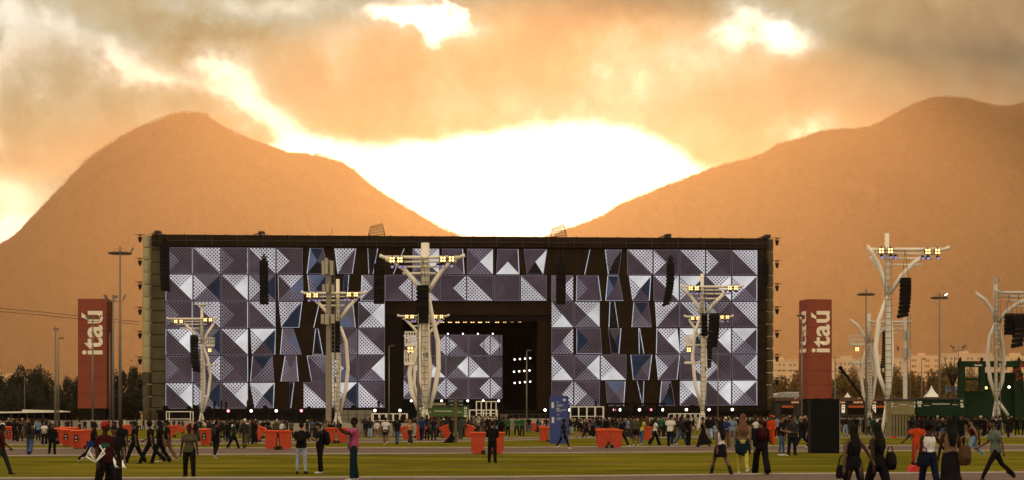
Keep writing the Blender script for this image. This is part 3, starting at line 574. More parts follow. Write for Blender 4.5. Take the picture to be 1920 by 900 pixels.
# ------------------------------------------------ light towers
def moving(q, c, s):
    x, y, z = c; q.tube([(x, y, z+.5*s), (x, y-.2*s, z+.1*s), (x, y-.55*s, z-.15*s)], [.42*s, .52*s, .5*s], 9, 0); q.ball((x, y-.62*s, z-.19*s), .42*s, 9, 6, 1, (1, .35, 1))
def light_tower(label, px, Y, ytop, ybar, xl, xr, yfork, yb, armL, armR, lens, lampx, vio=True, number=None, shaft=6, plates=(), lit=True, cap=False, mastw=4.2, bars=None, m=None):
    m = m or M['tower']; k = abs(xr-xl)/155.0 if not bars else bars; s = Y/F*1.0; r = thing('light_tower', (X(px, Y), Y, 0), label, 'light tower', 'white light towers with curved struts')
    T = lambda x, y, d=0: ((x-px)*s, d, Z(y, Y))
    q = MB(); q.tube([T(px, ytop, .3), T(px, (ytop+yfork)/2, .3), T(px, yfork, .2)], [mastw*k*s, mastw*k*s*1.05, mastw*k*s*1.1], 12)
    q.tube([T(px, yfork, .2), (0, .2, 0)], [3.4*k*s, 3.6*k*s], 10)
    if cap: q.tube([T(px, ytop, .3), T(px, ytop-1.5, .3)], [7*k*s, 15*k*s], 12); q.box(-14*s, 14*s, -.3, .9, Z(ytop-1.5, Y), Z(ytop-3.2, Y))
    q.build('mast', m, r, True)
    for a in (armL, armR):
        if a: q = MB(); q.tube([T(x, y, -.2-.25*i/len(a)) for i, (x, y) in enumerate(a)], [4.0*k*s]*len(a), 10); q.tube([T(a[-1][0]-.8, a[-1][1], -.45), T(a[-1][0]+.8, a[-1][1], -.45)], 4.3*k*s, 10); q.build('curved_arm', m, r, True)
    for dy, f0, f1_, rr in ((0, .04, .94, 3.1), (8, .10, .90, 1.9), (17, .18, .80, 1.9), (29, .27, .66, 2.0)):
        a = lerp(xl, xr, f0); b = lerp(xl, xr, f1_); q = MB(); q.tube([T(a, ybar+dy*k, -.3), T(b, ybar+dy*k, -.3)], rr*k*s, 8); q.build('crossbar', m, r, True)
    q = MB(); q.tube([T(lerp(xl, xr, .93), ybar+.3, -.3), T(xr, ybar-4*k, -.3)], [2.8*k*s, 3.4*k*s], 9); q.build('bar_end', m, r, True); q = MB(); q.tube([T(lerp(xl, xr, .06), ybar+.3, -.3), T(xl, ybar-3.5*k, -.3)], [2.8*k*s, 3.4*k*s], 9); q.build('bar_end', m, r, True)
    for j, l in enumerate(lens):
        q = MB(); q.tube([T(x, y, -.3*(-1)**j) for x, y in l], [4.3*k*s*(.75 if i in (0, len(l)-1) else 1) for i in range(len(l))], 9); q.build('curved_strut', m, r, True)
    if shaft:
        q = MB(); q.tube([T(px+2*k, yfork, 0), T(px+4*k, lerp(yfork, yb, .3), 0), T(px+5*k, lerp(yfork, yb, .55), 0), T(px+3*k, lerp(yfork, yb, .85), 0), T(px, yb, 0)], [2.5*k*s, shaft*k*s*.9, shaft*k*s, shaft*.7*k*s, 3*k*s], 12); q.build('shaft', m, r, True)
    q = MB()
    for dx_ in (-9, 9): q.tube([T(px, yb-6, 0), (dx_*s*k*1.3, -.2, 0)], [3*k*s, 3.3*k*s], 8)
    q.build('foot', m, r, True)
    for x, y in lampx:
        q = MB(); quadlamp(q, (0, 0, 0), 6.2*k*s*.93); q.box(-.05, .05, 0, .1, 0, 8*k*s, 0); o = q.build('floodlight', [M['bk'], M['warm'] if lit else M['violet']], r); o.location = T(x, y, -.7)
        if vio:
            q = MB()
            moving(q, (0, 0, 0), 6.6*k*s); o = q.build('moving_light', [M['bk'], M['violet']], r); o.location = T(x+.5, y+11.5*k, -.6)
    if vio and lampx:
        for x, y in (lampx[1], lampx[2] if len(lampx) > 2 else lampx[0]):
            q = MB(); moving(q, (0, 0, 0), 6.6*k*s); o = q.build('moving_light', [M['bk'], M['violet']], r); o.location = T(x+(9.5*k if x < (xl+xr)/2 else -9.5*k), y+11.5*k, -.6)
    for x, y, w_, rail, lamp in plates:
        q = MB(); q.box((x-w_-px)*s, (x+w_-px)*s, -.6, .8, Z(y, Y)-.15, Z(y, Y)+.15); q.tube([(0, 0, Z(y, Y)), ((x-px)*s, 0, Z(y, Y))], .12, 6)
        if rail:
            for i in range(5):
                xx = (lerp(x-w_, x+w_, i/4)-px)*s
                for yy in (-.55, .75): q.tube([(xx, yy, Z(y, Y)), (xx, yy, Z(y, Y)+1.3)], .035, 4)
            for zz in (.65, 1.3):
                for yy in (-.55, .75): q.tube([((x-w_-px)*s, yy, Z(y, Y)+zz), ((x+w_-px)*s, yy, Z(y, Y)+zz)], .035, 4)
        q.build('platform', m, r)
        if lamp: q = MB(); quadlamp(q, (0, 0, 0), .32); o = q.build('floodlight', [M['bk'], M['warm']], r); o.location = T(x, y+9, -.5)
    if number: writing(number[0], r, T(number[1], number[2], -(shaft*k*s)-.5), 5*k*s*(1.7 if len(number[0]) > 1 else 1), 9*k*s, M['bk'], .02)
    q = MB()                                  # ladder and clamps along the mast
    for i in range(26):
        z = lerp(2, Z(ytop+30, Y), i/26); q.box(-.32, .32, -.55, -.5, z, z+.06)
    q.box(-.34, -.29, -.52, -.48, 1, Z(ytop+25, Y)); q.box(.29, .34, -.52, -.48, 1, Z(ytop+25, Y)); q.build('ladder', M['pole'], r)
    return r
def hung(px, Y, yt, yb, w_, c, top, lab, n=10, side=-1):
    s = Y/F; r = line_array(P(px, yt, Y-1.0), n, w_*s, (yb-yt)*s-.15, c*s, lab, 'speaker columns hung on the light towers', d=w_*s*.8, side=side)
    for dx_ in (-.3, .3): cable(r, [(dx_, 0, 0), (0, .3, (yt-top)*s)])
    return r
light_tower('large white light tower with the highest crossbar behind the khaki kiosk', 1664, 190, 437, 468, 1624, 1779, 556, 752, [(1664, 556), (1656, 522), (1645, 492), (1634, 474), (1625, 463)], [(1668, 550), (1690, 516), (1712, 493), (1742, 475)],
    [[(1662, 556), (1647, 600), (1641, 650), (1646, 700), (1662, 745)], [(1660, 528), (1650, 505), (1641, 490), (1632, 481)]], [(1650, 471), (1667, 471), (1737, 472.5), (1755, 472.5)], number=('9', 1680, 655), shaft=7.5)
hung(1698, 190, 521, 595, 19, -6, 468, 'black speaker column hung from the tower with the highest crossbar', 9)
light_tower('large white light tower before the stage opening behind the green self service kiosk', 797, 190, 455, 483, 712, 872, 545, 765, [(788, 545), (775, 524), (758, 505), (738, 492), (724, 486)], [(803, 548), (815, 527), (832, 503), (855, 485)],
    [[(786, 640), (774, 665), (768, 700), (772, 735), (784, 768)], [(803, 552), (811, 600), (821, 640), (822, 690), (815, 730), (806, 765)], [(792, 600), (786, 650), (789, 710), (801, 765)], [(798, 600), (806, 690), (800, 765)]],
    [(736, 488), (750.5, 488), (831, 487), (847, 486.5)], number=('10', 799, 666), shaft=5, plates=((770, 647, 10, True, True), (768, 682, 9, True, False)), mastw=7.5)
hung(793, 190, 535, 606, 22, 0, 485, 'broad black speaker column hung in front of the tower before the stage opening', 9)
light_tower('smaller white light tower standing behind the one before the stage opening', 792, 300, 575, 593, 745, 843, 634, 768, [(790, 634), (775, 614), (760, 598)], [(800, 634), (815, 612), (828, 599)], [[(789, 634), (779, 670), (777, 720), (788, 765)]], [(763, 594), (773, 594), (817, 594), (828, 594)], shaft=0)
light_tower('white light tower with a low crossbar before the left end of the stage', 378, 316, 573, 598, 313, 407, 645, 778, [(374, 640), (362, 622), (348, 608)], [(381, 645), (388, 627), (402, 606)], [[(380, 645), (390, 672), (395, 705), (391, 740), (382, 772)]], [(331, 603), (341, 603), (386, 600), (396, 600)], vio=False, number=('4', 374, 722), shaft=8, plates=((394, 648, 7, True, True), (396, 684, 9, False, False)), cap=True, mastw=4.5)
hung(364, 314, 628, 697, 14, 5, 600, 'curved black speaker column hung from the tower with a low crossbar at left', 12, 1)
light_tower('white light tower behind the square antenna mast left of the stage opening', 633, 240, 523, 550, 565, 688, 612, 775, [(616, 590), (604, 575), (592, 563)], [(640, 597), (652, 578), (672, 556)], [[(632, 615), (624, 650), (622, 700), (627, 745), (634, 775)], [(638, 612), (648, 640), (652, 690), (648, 730), (638, 772)]], [(580, 554), (593, 554), (655, 552.5), (668, 552.5)], number=('7', 633, 700), shaft=3)
hung(629, 238, 602, 661, 17, 0, 551, 'black speaker column hung between antenna mast and curved strut', 8)
light_tower('white light tower with a bulging shaft before the right part of the stage', 1317, 250, 513, 538, 1275, 1393, 590, 775, [(1314, 590), (1306, 570), (1290, 550), (1282, 543)], [(1322, 590), (1337, 570), (1360, 548)], [[(1314, 592), (1302, 625), (1298, 670), (1303, 720), (1316, 770)]], [(1294, 541), (1305.5, 541), (1367, 540), (1379, 540)], number=('6', 1322, 692), shaft=7, plates=((1291, 647, 6, True, True), (1290, 680, 6, False, False)))
hung(1339, 249, 587, 652, 19, -5, 540, 'largest black speaker column hung at the tower with a bulging shaft', 8)
hung(1321, 250.5, 588, 630, 11, 0, 540, 'short black speaker column half hidden behind the largest one at the bulging shaft', 6)
hung(1331, 306, 640, 690, 8, -2, 598, 'narrow black speaker column hung low beside the bulging shaft', 9)
light_tower('smaller white light tower mostly hidden behind the one with a bulging shaft', 1318, 308, 575, 594, 1282, 1375, 638, 775, [(1314, 638), (1300, 612), (1292, 600)], [(1325, 634), (1345, 606), (1355, 598)], [], [(1298, 597), (1308, 597), (1353, 595), (1363, 595)], shaft=0)
light_tower('slim white light tower with a rail platform behind the highest crossbar tower', 1630, 270, 588, 604, 1630, 1708, 642, 775, [(1627, 645), (1617, 625), (1606, 609), (1594, 601)], [(1635, 640), (1652, 622), (1664, 610)], [[(1628, 645), (1617, 675), (1614, 705), (1618, 740), (1630, 770)], [(1632, 645), (1641, 680), (1642, 710), (1637, 745), (1630, 770)]], [], shaft=3, plates=((1606, 646, 12, True, True), (1606, 680, 11, False, False)), bars=.72, m=M['towerb'])
hung(1659, 269, 620, 690, 8, -4, 605, 'narrow black speaker column hung between the two white towers right of the stage', 14)
light_tower('white light tower at the right edge before the green gate with grey antenna boxes', 1868, 205, 520, 549, 1868, 1975, 604, 752, [(1866, 604), (1858, 580), (1846, 563), (1828, 551)], [(1871, 604), (1885, 585), (1905, 570), (1935, 556)], [[(1866, 604), (1855, 630), (1850, 670), (1855, 710), (1867, 750)], [(1871, 604), (1880, 640), (1884, 680), (1880, 715), (1869, 750)], [(1870, 752), (1889, 779)]], [], number=('5', 1884, 690), shaft=0, bars=.9, m=M['towerb'])
hung(1893, 204, 588, 628, 17, 0, 552, 'shorter black speaker column beside a curved one at the right edge tower', 5)
hung(1911, 203, 588, 651, 19, -5, 552, 'longer curved black speaker column at the right edge tower', 7)
# ------------------------------------------------ antenna masts, lamp posts
M['antenna'] = mat('antenna_housing', (.36, .32, .25), .6); M['mastg'] = mat('concrete_mast', (.24, .21, .17), .7, var=.12, scale=.6)
def antenna_mast(label, px, Y, ytop, wpx, boxes, m):
    s = Y/F; r = thing('antenna_mast', (X(px, Y), Y, 0), label, 'antenna mast'); q = MB(); a = wpx*s/2; zt = Z(ytop, Y)
    q.box(-a, a, -a, a, 0, zt*.45); q.box(-a*.85, a*.85, -a*.85, a*.85, zt*.45+.002, zt); q.build('mast', m, r, bevel=.03)
    for dx_, yy, w_, h in boxes:
        q = MB(); q.box((dx_-w_/2)*s, (dx_+w_/2)*s, -a-.55, -a-.2, Z(yy+h, Y), Z(yy, Y)); q.box(dx_*s*.5-.05, dx_*s*.5+.05, -a-.2, a+.0, Z(yy+h*.5, Y)-.05, Z(yy+h*.5, Y)+.05); q.build('antenna_box', M['antenna'], r, bevel=.03)
    q = MB()
    for i in range(30): z = lerp(3, zt-.5, i/30); q.box(a+.05, a+.4, -.05, 0, z, z+.05)
    q.box(a+.38, a+.43, -.08, .03, 2, zt); q.box(a+.02, a+.07, -.08, .03, 2, zt); q.build('ladder', M['pole'], r)
    return r
antenna_mast('square concrete antenna mast with pale boxes left of the stage opening', 616, 225, 488, 10, [(-3, 485, 6, 30), (-9, 490, 5, 26), (7, 490, 6, 27), (-8, 534, 5, 14), (-1, 533, 6, 16), (9, 535, 5, 13), (-10, 590, 6, 18), (-2, 590, 8, 19), (9, 590, 7, 17)], M['mastg'])
antenna_mast('grey antenna mast with square boxes between the light towers right of the stage', 1697, 230, 588, 7, [(-4, 619, 6, 17), (4, 620, 6, 15), (-3, 653, 8, 19), (6, 655, 7, 16)], M['towerb'])
for yy, h in ((521, 13), (546, 16), (634, 12), (655, 22), (680, 14)):
    q = MB(); s = 205/F; q.box(-6*s, -1.5*s, -.5, -.1, 0, h*s); q.box(2*s, 6*s, -.5, -.1, .3, h*s*.9); o = q.build('antenna_box', M['antenna'], [t_ for t_ in sc.objects if t_.get('label', '').startswith('white light tower at the right edge')][0]); o.location = (0, -.3, Z(yy+h, 205))
def lamp_post(label, px, Y, ytop, wpx, ring=None, heads=(), arm=None, m=None):
    s = Y/F; r = thing('lamp_post', (X(px, Y), Y, 0), label, 'lamp post', None); q = MB(); q.tube([(0, 0, 0), (0, 0, Z(ytop, Y)*.5), (0, 0, Z(ytop, Y))], [wpx*s*.62, wpx*s*.5, wpx*s*.3], 9); q.build('pole', m or M['pole'], r, True)
    if ring:
        yy, rx = ring; q = MB(); q.tube([(rx*s*math.cos(a), rx*s*math.sin(a), Z(yy, Y)) for a in np.linspace(0, 2*PI, 25)], 1.6*s, 6)
        for a in range(4): q.tube([(0, 0, Z(yy, Y)), (rx*s*math.cos(a*PI/2), rx*s*math.sin(a*PI/2), Z(yy, Y))], .8*s, 4); q.tube([(0, 0, Z(ytop+2, Y)), (rx*s*math.cos(a*PI/2)*.9, rx*s*math.sin(a*PI/2)*.9, Z(yy, Y))], .25*s, 3)
        q.build('ring', M['dpole'], r)
    for x, y, tilt, lit in heads:
        q = MB(); q.box(-4.2*s, 4.2*s, -3*s, 3*s, -1.6*s, 1.6*s); q.box(-3.2*s, 3.2*s, -3.2*s, -3*s, -1.2*s, 1.2*s, 1)
        o = q.build('lamp_head', [M['dpole'], M['white'] if lit else M['glassd']], r); o.location = ((x-px)*s, 0, Z(y, Y)); o.rotation_euler = (.2, -math.radians(tilt), 0)
        q = MB(); q.tube([(0, 0, Z(min(y+8, 780), Y)), ((x-px)*s*.85, 0, Z(min(y+8, 780), Y)), ((x-px)*s, 0, Z(y+2, Y))], .9*s, 5); q.build('bracket', m or M['pole'], r)
    if arm:
        q = MB(); q.tube([(0, 0, Z(ytop, Y)-.05), (arm*s, 0, Z(ytop, Y)+.02)], .8*s, 5); q.box(arm*s-.35, arm*s+.25, -.12, .12, Z(ytop, Y)-.1, Z(ytop, Y)+.1); q.build('lamp_head', M['dpole'], r)
    return r
M['glassd'] = mat('lamp_glass', (.25, .24, .22), .2)
lamp_post('tallest grey lamp post with a ring left of the stage', 225, 300, 461, 5.2, (475, 21), [(248, 468, 55, False)])
lamp_post('grey lamp post with two tilted lamps beside the left orange tower sign', 212, 302, 552, 4, None, [(198, 557, -55, False), (233, 557, 55, False), (216, 556, 0, False)])
lamp_post('thin lamp post with a short arm beside the left orange tower sign', 206, 306, 623, 2.2, None, (), -6)
lamp_post('lamp post in front of the left orange tower sign', 174, 298, 589, 3.6, None, [(165, 595, -8, False), (187, 595, 55, False)])
lamp_post('thick pole with a small ball light at the far left', 104, 283, 612, 4.6, None, [(105, 617, 0, False)])
lamp_post('lamp post with a flat lamp next to the thick pole at the far left', 109.5, 284, 634, 3.2, None, (), 7)
lamp_post('hair thin pole rising from the trees at the far left', 46, 330, 705, 1.3)
lamp_post('thin lamp post before the left column of the stage opening', 729.5, 260, 648, 2.2, None, (), 7)
lamp_post('thin lamp post before the right half of the stage opening', 987.5, 240, 657, 2.6, None, (), 5)
lamp_post('slender bare pole before the second tile column from the stage right end', 1346, 262, 655, 2.0, None, (), -4)
lamp_post('grey pole in front of the tower before the stage opening', 784, 150, 588, 4.0)
lamp_post('lamp post with an empty ring between the right orange sign and the towers', 1624, 190, 541, 3.6, (552, 15))
lamp_post('lamp post with a ring and one lit lamp right of the towers', 1761.5, 215, 548, 3.6, (558.5, 15), [(1773, 552, 35, True)])
lamp_post('lamp post with two small raised lamps over the green gate corner', 1797, 300, 646, 2.0, None, [(1786, 650, -30, False), (1808, 650, 30, False)])
lamp_post('thin short lamp post above the white pointed tent', 1728, 330, 673, 2.4, None, (), 5)
lamp_post('pole standing in front of the right orange tower sign', 1503.5, 200, 592, 3.4, None, (), -3)
lamp_post('grey pole close to the right side of the right orange tower sign', 1566, 300, 668, 3.0, None, ())
# wires
q = MB()
for dz in (0, -.55): q.tube([P(-60, 573-dz*12*.9, 330), P(80, 585-dz*12*.9, 330), P(180, 596-dz*12*.8, 330), P(262, 603-dz*12*.8, 331)], .05, 4)
tag(q.build('power_line', M['dpole']), 'two thin overhead wires running past the left orange tower sign to the stage', 'wires')
q = MB(); q.tube([P(1452, 694, 400), P(1600, 697, 400), P(1800, 700, 400), P(1960, 703, 400)], .05, 4); tag(q.build('power_line', M['dpole']), 'single thin wire crossing before the pale apartment blocks', 'wires')
# ------------------------------------------------ orange tower signs
def totem(label, x0, x1, ytop, yb, Y, rz, txt, side):
    cx0 = (x0+x1)/2; s = Y/F; wd = (x1-x0)*s; r = thing('tower_sign', (X(cx0, Y), Y, 0), label, 'tower sign', None, rz); zt = Z(ytop, Y); zb = Z(yb, Y)
    q = MB(); q.box(-wd/2, wd/2, 0, wd, zb, zt); q.build('cladding', M['terra'], r, bevel=.05)
    for k in range(1, 7): q = MB(); zz = lerp(zb, zt, k/7); q.box(-wd/2-.012, wd/2+.012, -.012, wd+.012, zz-.02, zz+.02); q.build('panel_joint', M['brown'], r)
    q = MB(); q.box(-wd/2+.3, wd/2-.3, .3, wd-.3, 0, zb-.002); q.build('plinth', M['black'], r)
    c0, c1, xa, xb = txt
    writing('itaú', r, (((xa+xb)/2-cx0)*s, -.05, (Z(c0, Y)+Z(c1, Y))/2), (c1-c0)*s, (xb-xa)*s, M['cream'], .022, True)
    if side: writing('itaú', r, (-wd/2-.05, wd/2, (Z(c0, Y)+Z(c1, Y))/2), (c1-c0)*s, (xb-xa)*s, M['cream'], .022, True, -PI/2)
totem('orange brown tower sign with white upright lettering left of the stage', 146, 200, 560, 766, 330, 0.0, (583, 665, 153, 193), False)
totem('orange brown tower sign showing two faces right of the stage', 1513, 1561, 561, 748, 300, math.radians(11), (583, 661, 1520, 1557), True)
# ------------------------------------------------ distant apartment blocks
M['plaster'] = mat('haze_tinted_plaster', (.68, .48, .30), .8, var=.06, scale=.1); M['pane'] = mat('haze_tinted_glass', (.34, .22, .13), .4)  # peach haze is mixed into both wall and window colours
def block(label, x0, x1, ytop, cols, raised=None, Y=1500):
    s = Y/F; r = thing('apartment_building', (X((x0+x1)/2, Y), Y, 0), label, 'apartment block', 'pale apartment blocks in the haze'); w_ = (x1-x0)*s/2; zt = Z(ytop, Y)
    q = MB(); q.box(-w_, w_, 0, 16, 0, zt); q.build('wall', M['plaster'], r); q = MB(); q.box(-w_-.3, w_+.3, -.3, 16.3, zt+.002, zt+.7); q.box(-w_*.3, w_*.1, 4, 9, zt+.7, zt+2.8); q.build('roof', M['plaster'], r)
    if raised: q = MB(); a, b, yy = raised; q.box((a-(x0+x1)/2)*s, (b-(x0+x1)/2)*s, -.5, 8, 0, Z(yy, Y)); q.build('stair_tower', M['plaster'], r)
    q = MB(); q.box(-.95, .95, -.04, 0, 0, 2.0); first = None; rows = 6
    for c in cols:
        for k in range(rows):
            z = zt-4.4-k*4.6
            if first is None: first = q.build('window', M['pane'], r); o = first
            else: o = first.copy(); sc.collection.objects.link(o); o.parent = r
            o.location = ((c-(x0+x1)/2)*s, -.6 if raised and raised[0] < c < raised[1] else -.02, z)
block('pale apartment block seen between stage and right orange sign', 1440, 1496, 676, (1462, 1470, 1482, 1490))
block('pale apartment block with a raised stair tower right of the orange sign', 1560, 1612, 674, (1568, 1576, 1584, 1592, 1600, 1608), (1579, 1598, 667))
block('pale apartment block behind the highest crossbar tower', 1616, 1696, 672, (1622, 1630, 1640, 1688))
block('pale apartment block with paired windows behind the ring lamp post', 1704, 1764, 668, (1711, 1716, 1736, 1741, 1755, 1760), None, 1550)
block('widest pale apartment block reaching behind the green gate', 1768, 1860, 664, (1774, 1784, 1793, 1815, 1822, 1835, 1843), None, 1490)
block('pale apartment block at the right edge above the green gate', 1864, 1960, 668, (1872, 1880, 1897, 1905, 1915), None, 1560)
block('low pale building far beyond the trees at the left edge', -60, 44, 702, (4, 10, 18, 26, 34), None, 1400)
# ------------------------------------------------ trees
M['bark'] = mat('bark', (.06, .04, .025), .9, var=.3)
def leafmat(name, a, b):
    m = bpy.data.materials.new(name); m.use_nodes = True; n = m.node_tree.nodes; l = m.node_tree.links; b_ = n['Principled BSDF']; g = n.new('ShaderNodeNewGeometry')
    r = n.new('ShaderNodeValToRGB'); r.color_ramp.elements[0].color = (*a, 1); r.color_ramp.elements[1].color = (*b, 1); l.new(g.outputs['Random Per Island'], r.inputs[0]); l.new(r.outputs[0], b_.inputs['Base Color']); b_.inputs['Roughness'].default_value = .7
    t_ = n.new('ShaderNodeBsdfTranslucent'); l.new(r.outputs[0], t_.inputs[0]); mx = n.new('ShaderNodeMixShader'); mx.inputs[0].default_value = .35; l.new(b_.outputs[0], mx.inputs[1]); l.new(t_.outputs[0], mx.inputs[2]); l.new(mx.outputs[0], n['Material Output'].inputs[0]); return m
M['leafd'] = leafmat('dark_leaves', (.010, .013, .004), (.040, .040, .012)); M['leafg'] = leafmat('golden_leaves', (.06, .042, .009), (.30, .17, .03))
def crown(seed, n, rx, rz, flat=False):
    r = random.Random(seed); q = MB(); cl = []
    for i in range(13):
        a = r.uniform(0, 2*PI); d = r.uniform(.1, .8); z = r.uniform(-.55, .75)*(0.5 if flat else 1); cl.append((Vector((math.cos(a)*d*rx*(1-.35*max(z, 0)), math.sin(a)*d*rx, z*rz)), r.uniform(.28, .55)*rx))
    for i in range(n):
        c, rad = cl[r.randrange(13)]; v = Vector((r.gauss(0, 1), r.gauss(0, 1), r.gauss(0, .8))); v = v.normalized()*rad*r.uniform(.35, 1.08)**.6; p = c+v; e = r.uniform(.12, .30)
        if r.random() < .04: p = c+v*1.35
        u = Vector((r.uniform(-1, 1), r.uniform(-1, 1), r.uniform(-.6, .6))).normalized()*e; t_ = Vector((r.uniform(-1, 1), r.uniform(-1, 1), r.uniform(-1, 1))).normalized()*e*.6
        q.add([p-u, p+t_, p+u, p-t_], [(0, 1, 2, 3)])
    return q, cl
CR = {}
def tree(label, px, Y, ytop, rpx, m, seed, group, flat=False, yb=None, dens=3600):
    key = (seed % 5, flat, m.name)
    s = Y/F; H = Z(ytop, Y); R = rpx*s; rz = min(H*.52, R*2.6) if not flat else R*.35
    if key not in CR:
        q, cl = crown(seed % 5+40, dens, 1.0*3, 1.0*3 if not flat else 1.1, flat); c = q.build('crown', m); t_ = MB(); t_.tube([(0, 0, 0), (.1, 0, 2.2), (0, .1, 4.2)], [.30, .22, .14], 8)
        for v, rad in cl[:8]: t_.tube([(0, 0, 3.2), (v*.5+Vector((0, 0, 3.9)))[:], (v+Vector((0, 0, 5.2)))[:]], [.13, .08, .03], 5)
        t = t_.build('trunk', M['bark'], None, True); CR[key] = (c.data, t.data); bpy.data.objects.remove(c); bpy.data.objects.remove(t)
    cm, tm = CR[key]; r = thing('tree', (X(px, Y), Y, 0), label, 'tree', group, (seed*1.7) % 6.28)
    o = bpy.data.objects.new('crown', cm); sc.collection.objects.link(o); o.parent = r; o.location = (0, 0, H-rz*.95); o.scale = (R/2.6, R/2.6, rz/2.6 if not flat else rz/1.0)
    o = bpy.data.objects.new('trunk', tm); sc.collection.objects.link(o); o.parent = r; k = (H-rz*1.2)/4.2; o.scale = (k*.8, k*.8, max(k, .2)); return r
LT = [(-12, 702, 26), (14, 704, 24), (32, 708, 20), (52, 693, 22), (72, 702, 22), (90, 716, 20), (112, 724, 22), (132, 713, 16), (147, 710, 18), (172, 726, 24), (203, 706, 18), (222, 699, 18), (240, 692, 18), (258, 706, 18)]
words = ['first', 'second', 'third', 'fourth', 'fifth', 'sixth', 'seventh', 'eighth', 'ninth', 'tenth', 'eleventh', 'twelfth', 'thirteenth', 'fourteenth', 'fifteenth', 'sixteenth', 'seventeenth', 'eighteenth', 'nineteenth', 'twentieth', 'twenty-first', 'twenty-second', 'twenty-third', 'twenty-fourth', 'twenty-fifth', 'twenty-sixth', 'twenty-seventh', 'twenty-eighth', 'twenty-ninth', 'thirtieth']
for i, (x, y, r_) in enumerate(LT): tree(f'dark bushy tree in the back row left of the stage, {words[i]} from the left', x, 400+(i*37 % 40), y, r_, M['leafd'], i, 'dark trees left of the stage')
for i, (x, y, r_) in enumerate([(-8, 738, 20), (24, 742, 18), (54, 736, 20), (84, 744, 18), (110, 748, 18), (124, 741, 18), (142, 762, 18), (166, 763, 16), (188, 757, 18), (206, 740, 20), (230, 742, 22), (254, 738, 20)]):
    tree(f'low dark tree in the front row left of the stage, {words[i]} from the left', x, 345+(i*13 % 18), y, r_, M['leafd'], i+3, 'low dark trees left of the stage')
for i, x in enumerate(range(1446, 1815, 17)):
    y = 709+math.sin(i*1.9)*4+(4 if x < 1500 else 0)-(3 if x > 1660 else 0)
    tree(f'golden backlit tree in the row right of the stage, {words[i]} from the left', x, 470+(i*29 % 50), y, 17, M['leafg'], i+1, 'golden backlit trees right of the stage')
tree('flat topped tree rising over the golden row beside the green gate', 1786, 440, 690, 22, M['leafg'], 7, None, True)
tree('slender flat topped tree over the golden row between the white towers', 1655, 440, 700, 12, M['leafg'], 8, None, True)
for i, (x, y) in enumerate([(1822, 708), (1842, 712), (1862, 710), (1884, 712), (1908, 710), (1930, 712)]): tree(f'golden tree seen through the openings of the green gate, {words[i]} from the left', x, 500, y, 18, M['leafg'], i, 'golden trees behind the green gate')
# ------------------------------------------------ barriers
M['conc'] = mat('concrete_barrier', (.34, .29, .235), .85, var=.22, scale=.9, bump=.3); M['conc2'] = mat('concrete_barrier_dark', (.25, .205, .16), .85, var=.25, scale=.8, bump=.3)
def barriers(x0, x1, Y, h, where, L_=3.0):
    xa, xb = X(x0, Y), X(x1, Y); n = max(1, round((xb-xa)/L_)); w_ = (xb-xa)/n; base = None
    for i in range(n):
        if base is None:
            q = MB(); q.prism([(-w_/2+.03, 0), (w_/2-.03, 0), (w_/2-.03, h), (-w_/2+.03, h)], -.09, .09); q.prism([(-w_/2+.03, 0), (w_/2-.03, 0), (w_/2-.03, .18), (-w_/2+.03, .18)], -.3, .3)
            for k in (-.3, .3): q.box(w_*k-.06, w_*k+.06, -.3, -.09, .18, .5)
            base = q.build('concrete_barrier', M['conc'], None, bevel=.02); o = base
        else: o = base.copy(); sc.collection.objects.link(o)
        o.location = (xa+w_*(i+.5), Y, 0); o.rotation_euler = (0, 0, random.uniform(-.02, .02)); o.material_slots[0].link = 'OBJECT'; o.material_slots[0].material = M['conc'] if random.random() < .6 else M['conc2']
        tag(o, f'concrete barrier panel {where}, {words[i] if i < len(words) else words[-1]} from the left', 'barrier', f'concrete barrier panels {where}')
barriers(-60, 300, 286, 1.32, 'in the far row left of the stage')
barriers(301, 539, 285, 1.30, 'in the far row under the left screen')
barriers(540, 784, 180, 1.22, 'in the nearer row left of the green kiosk')
barriers(955, 1215, 284, 1.62, 'in the row behind the blue sign')
barriers(1216, 1442, 287, 1.78, 'in the row under the right screen')
barriers(1576, 1668, 240, 1.72, 'between black box and khaki kiosk')
barriers(1808, 1903, 300, 2.2, 'at the foot of the green gate')
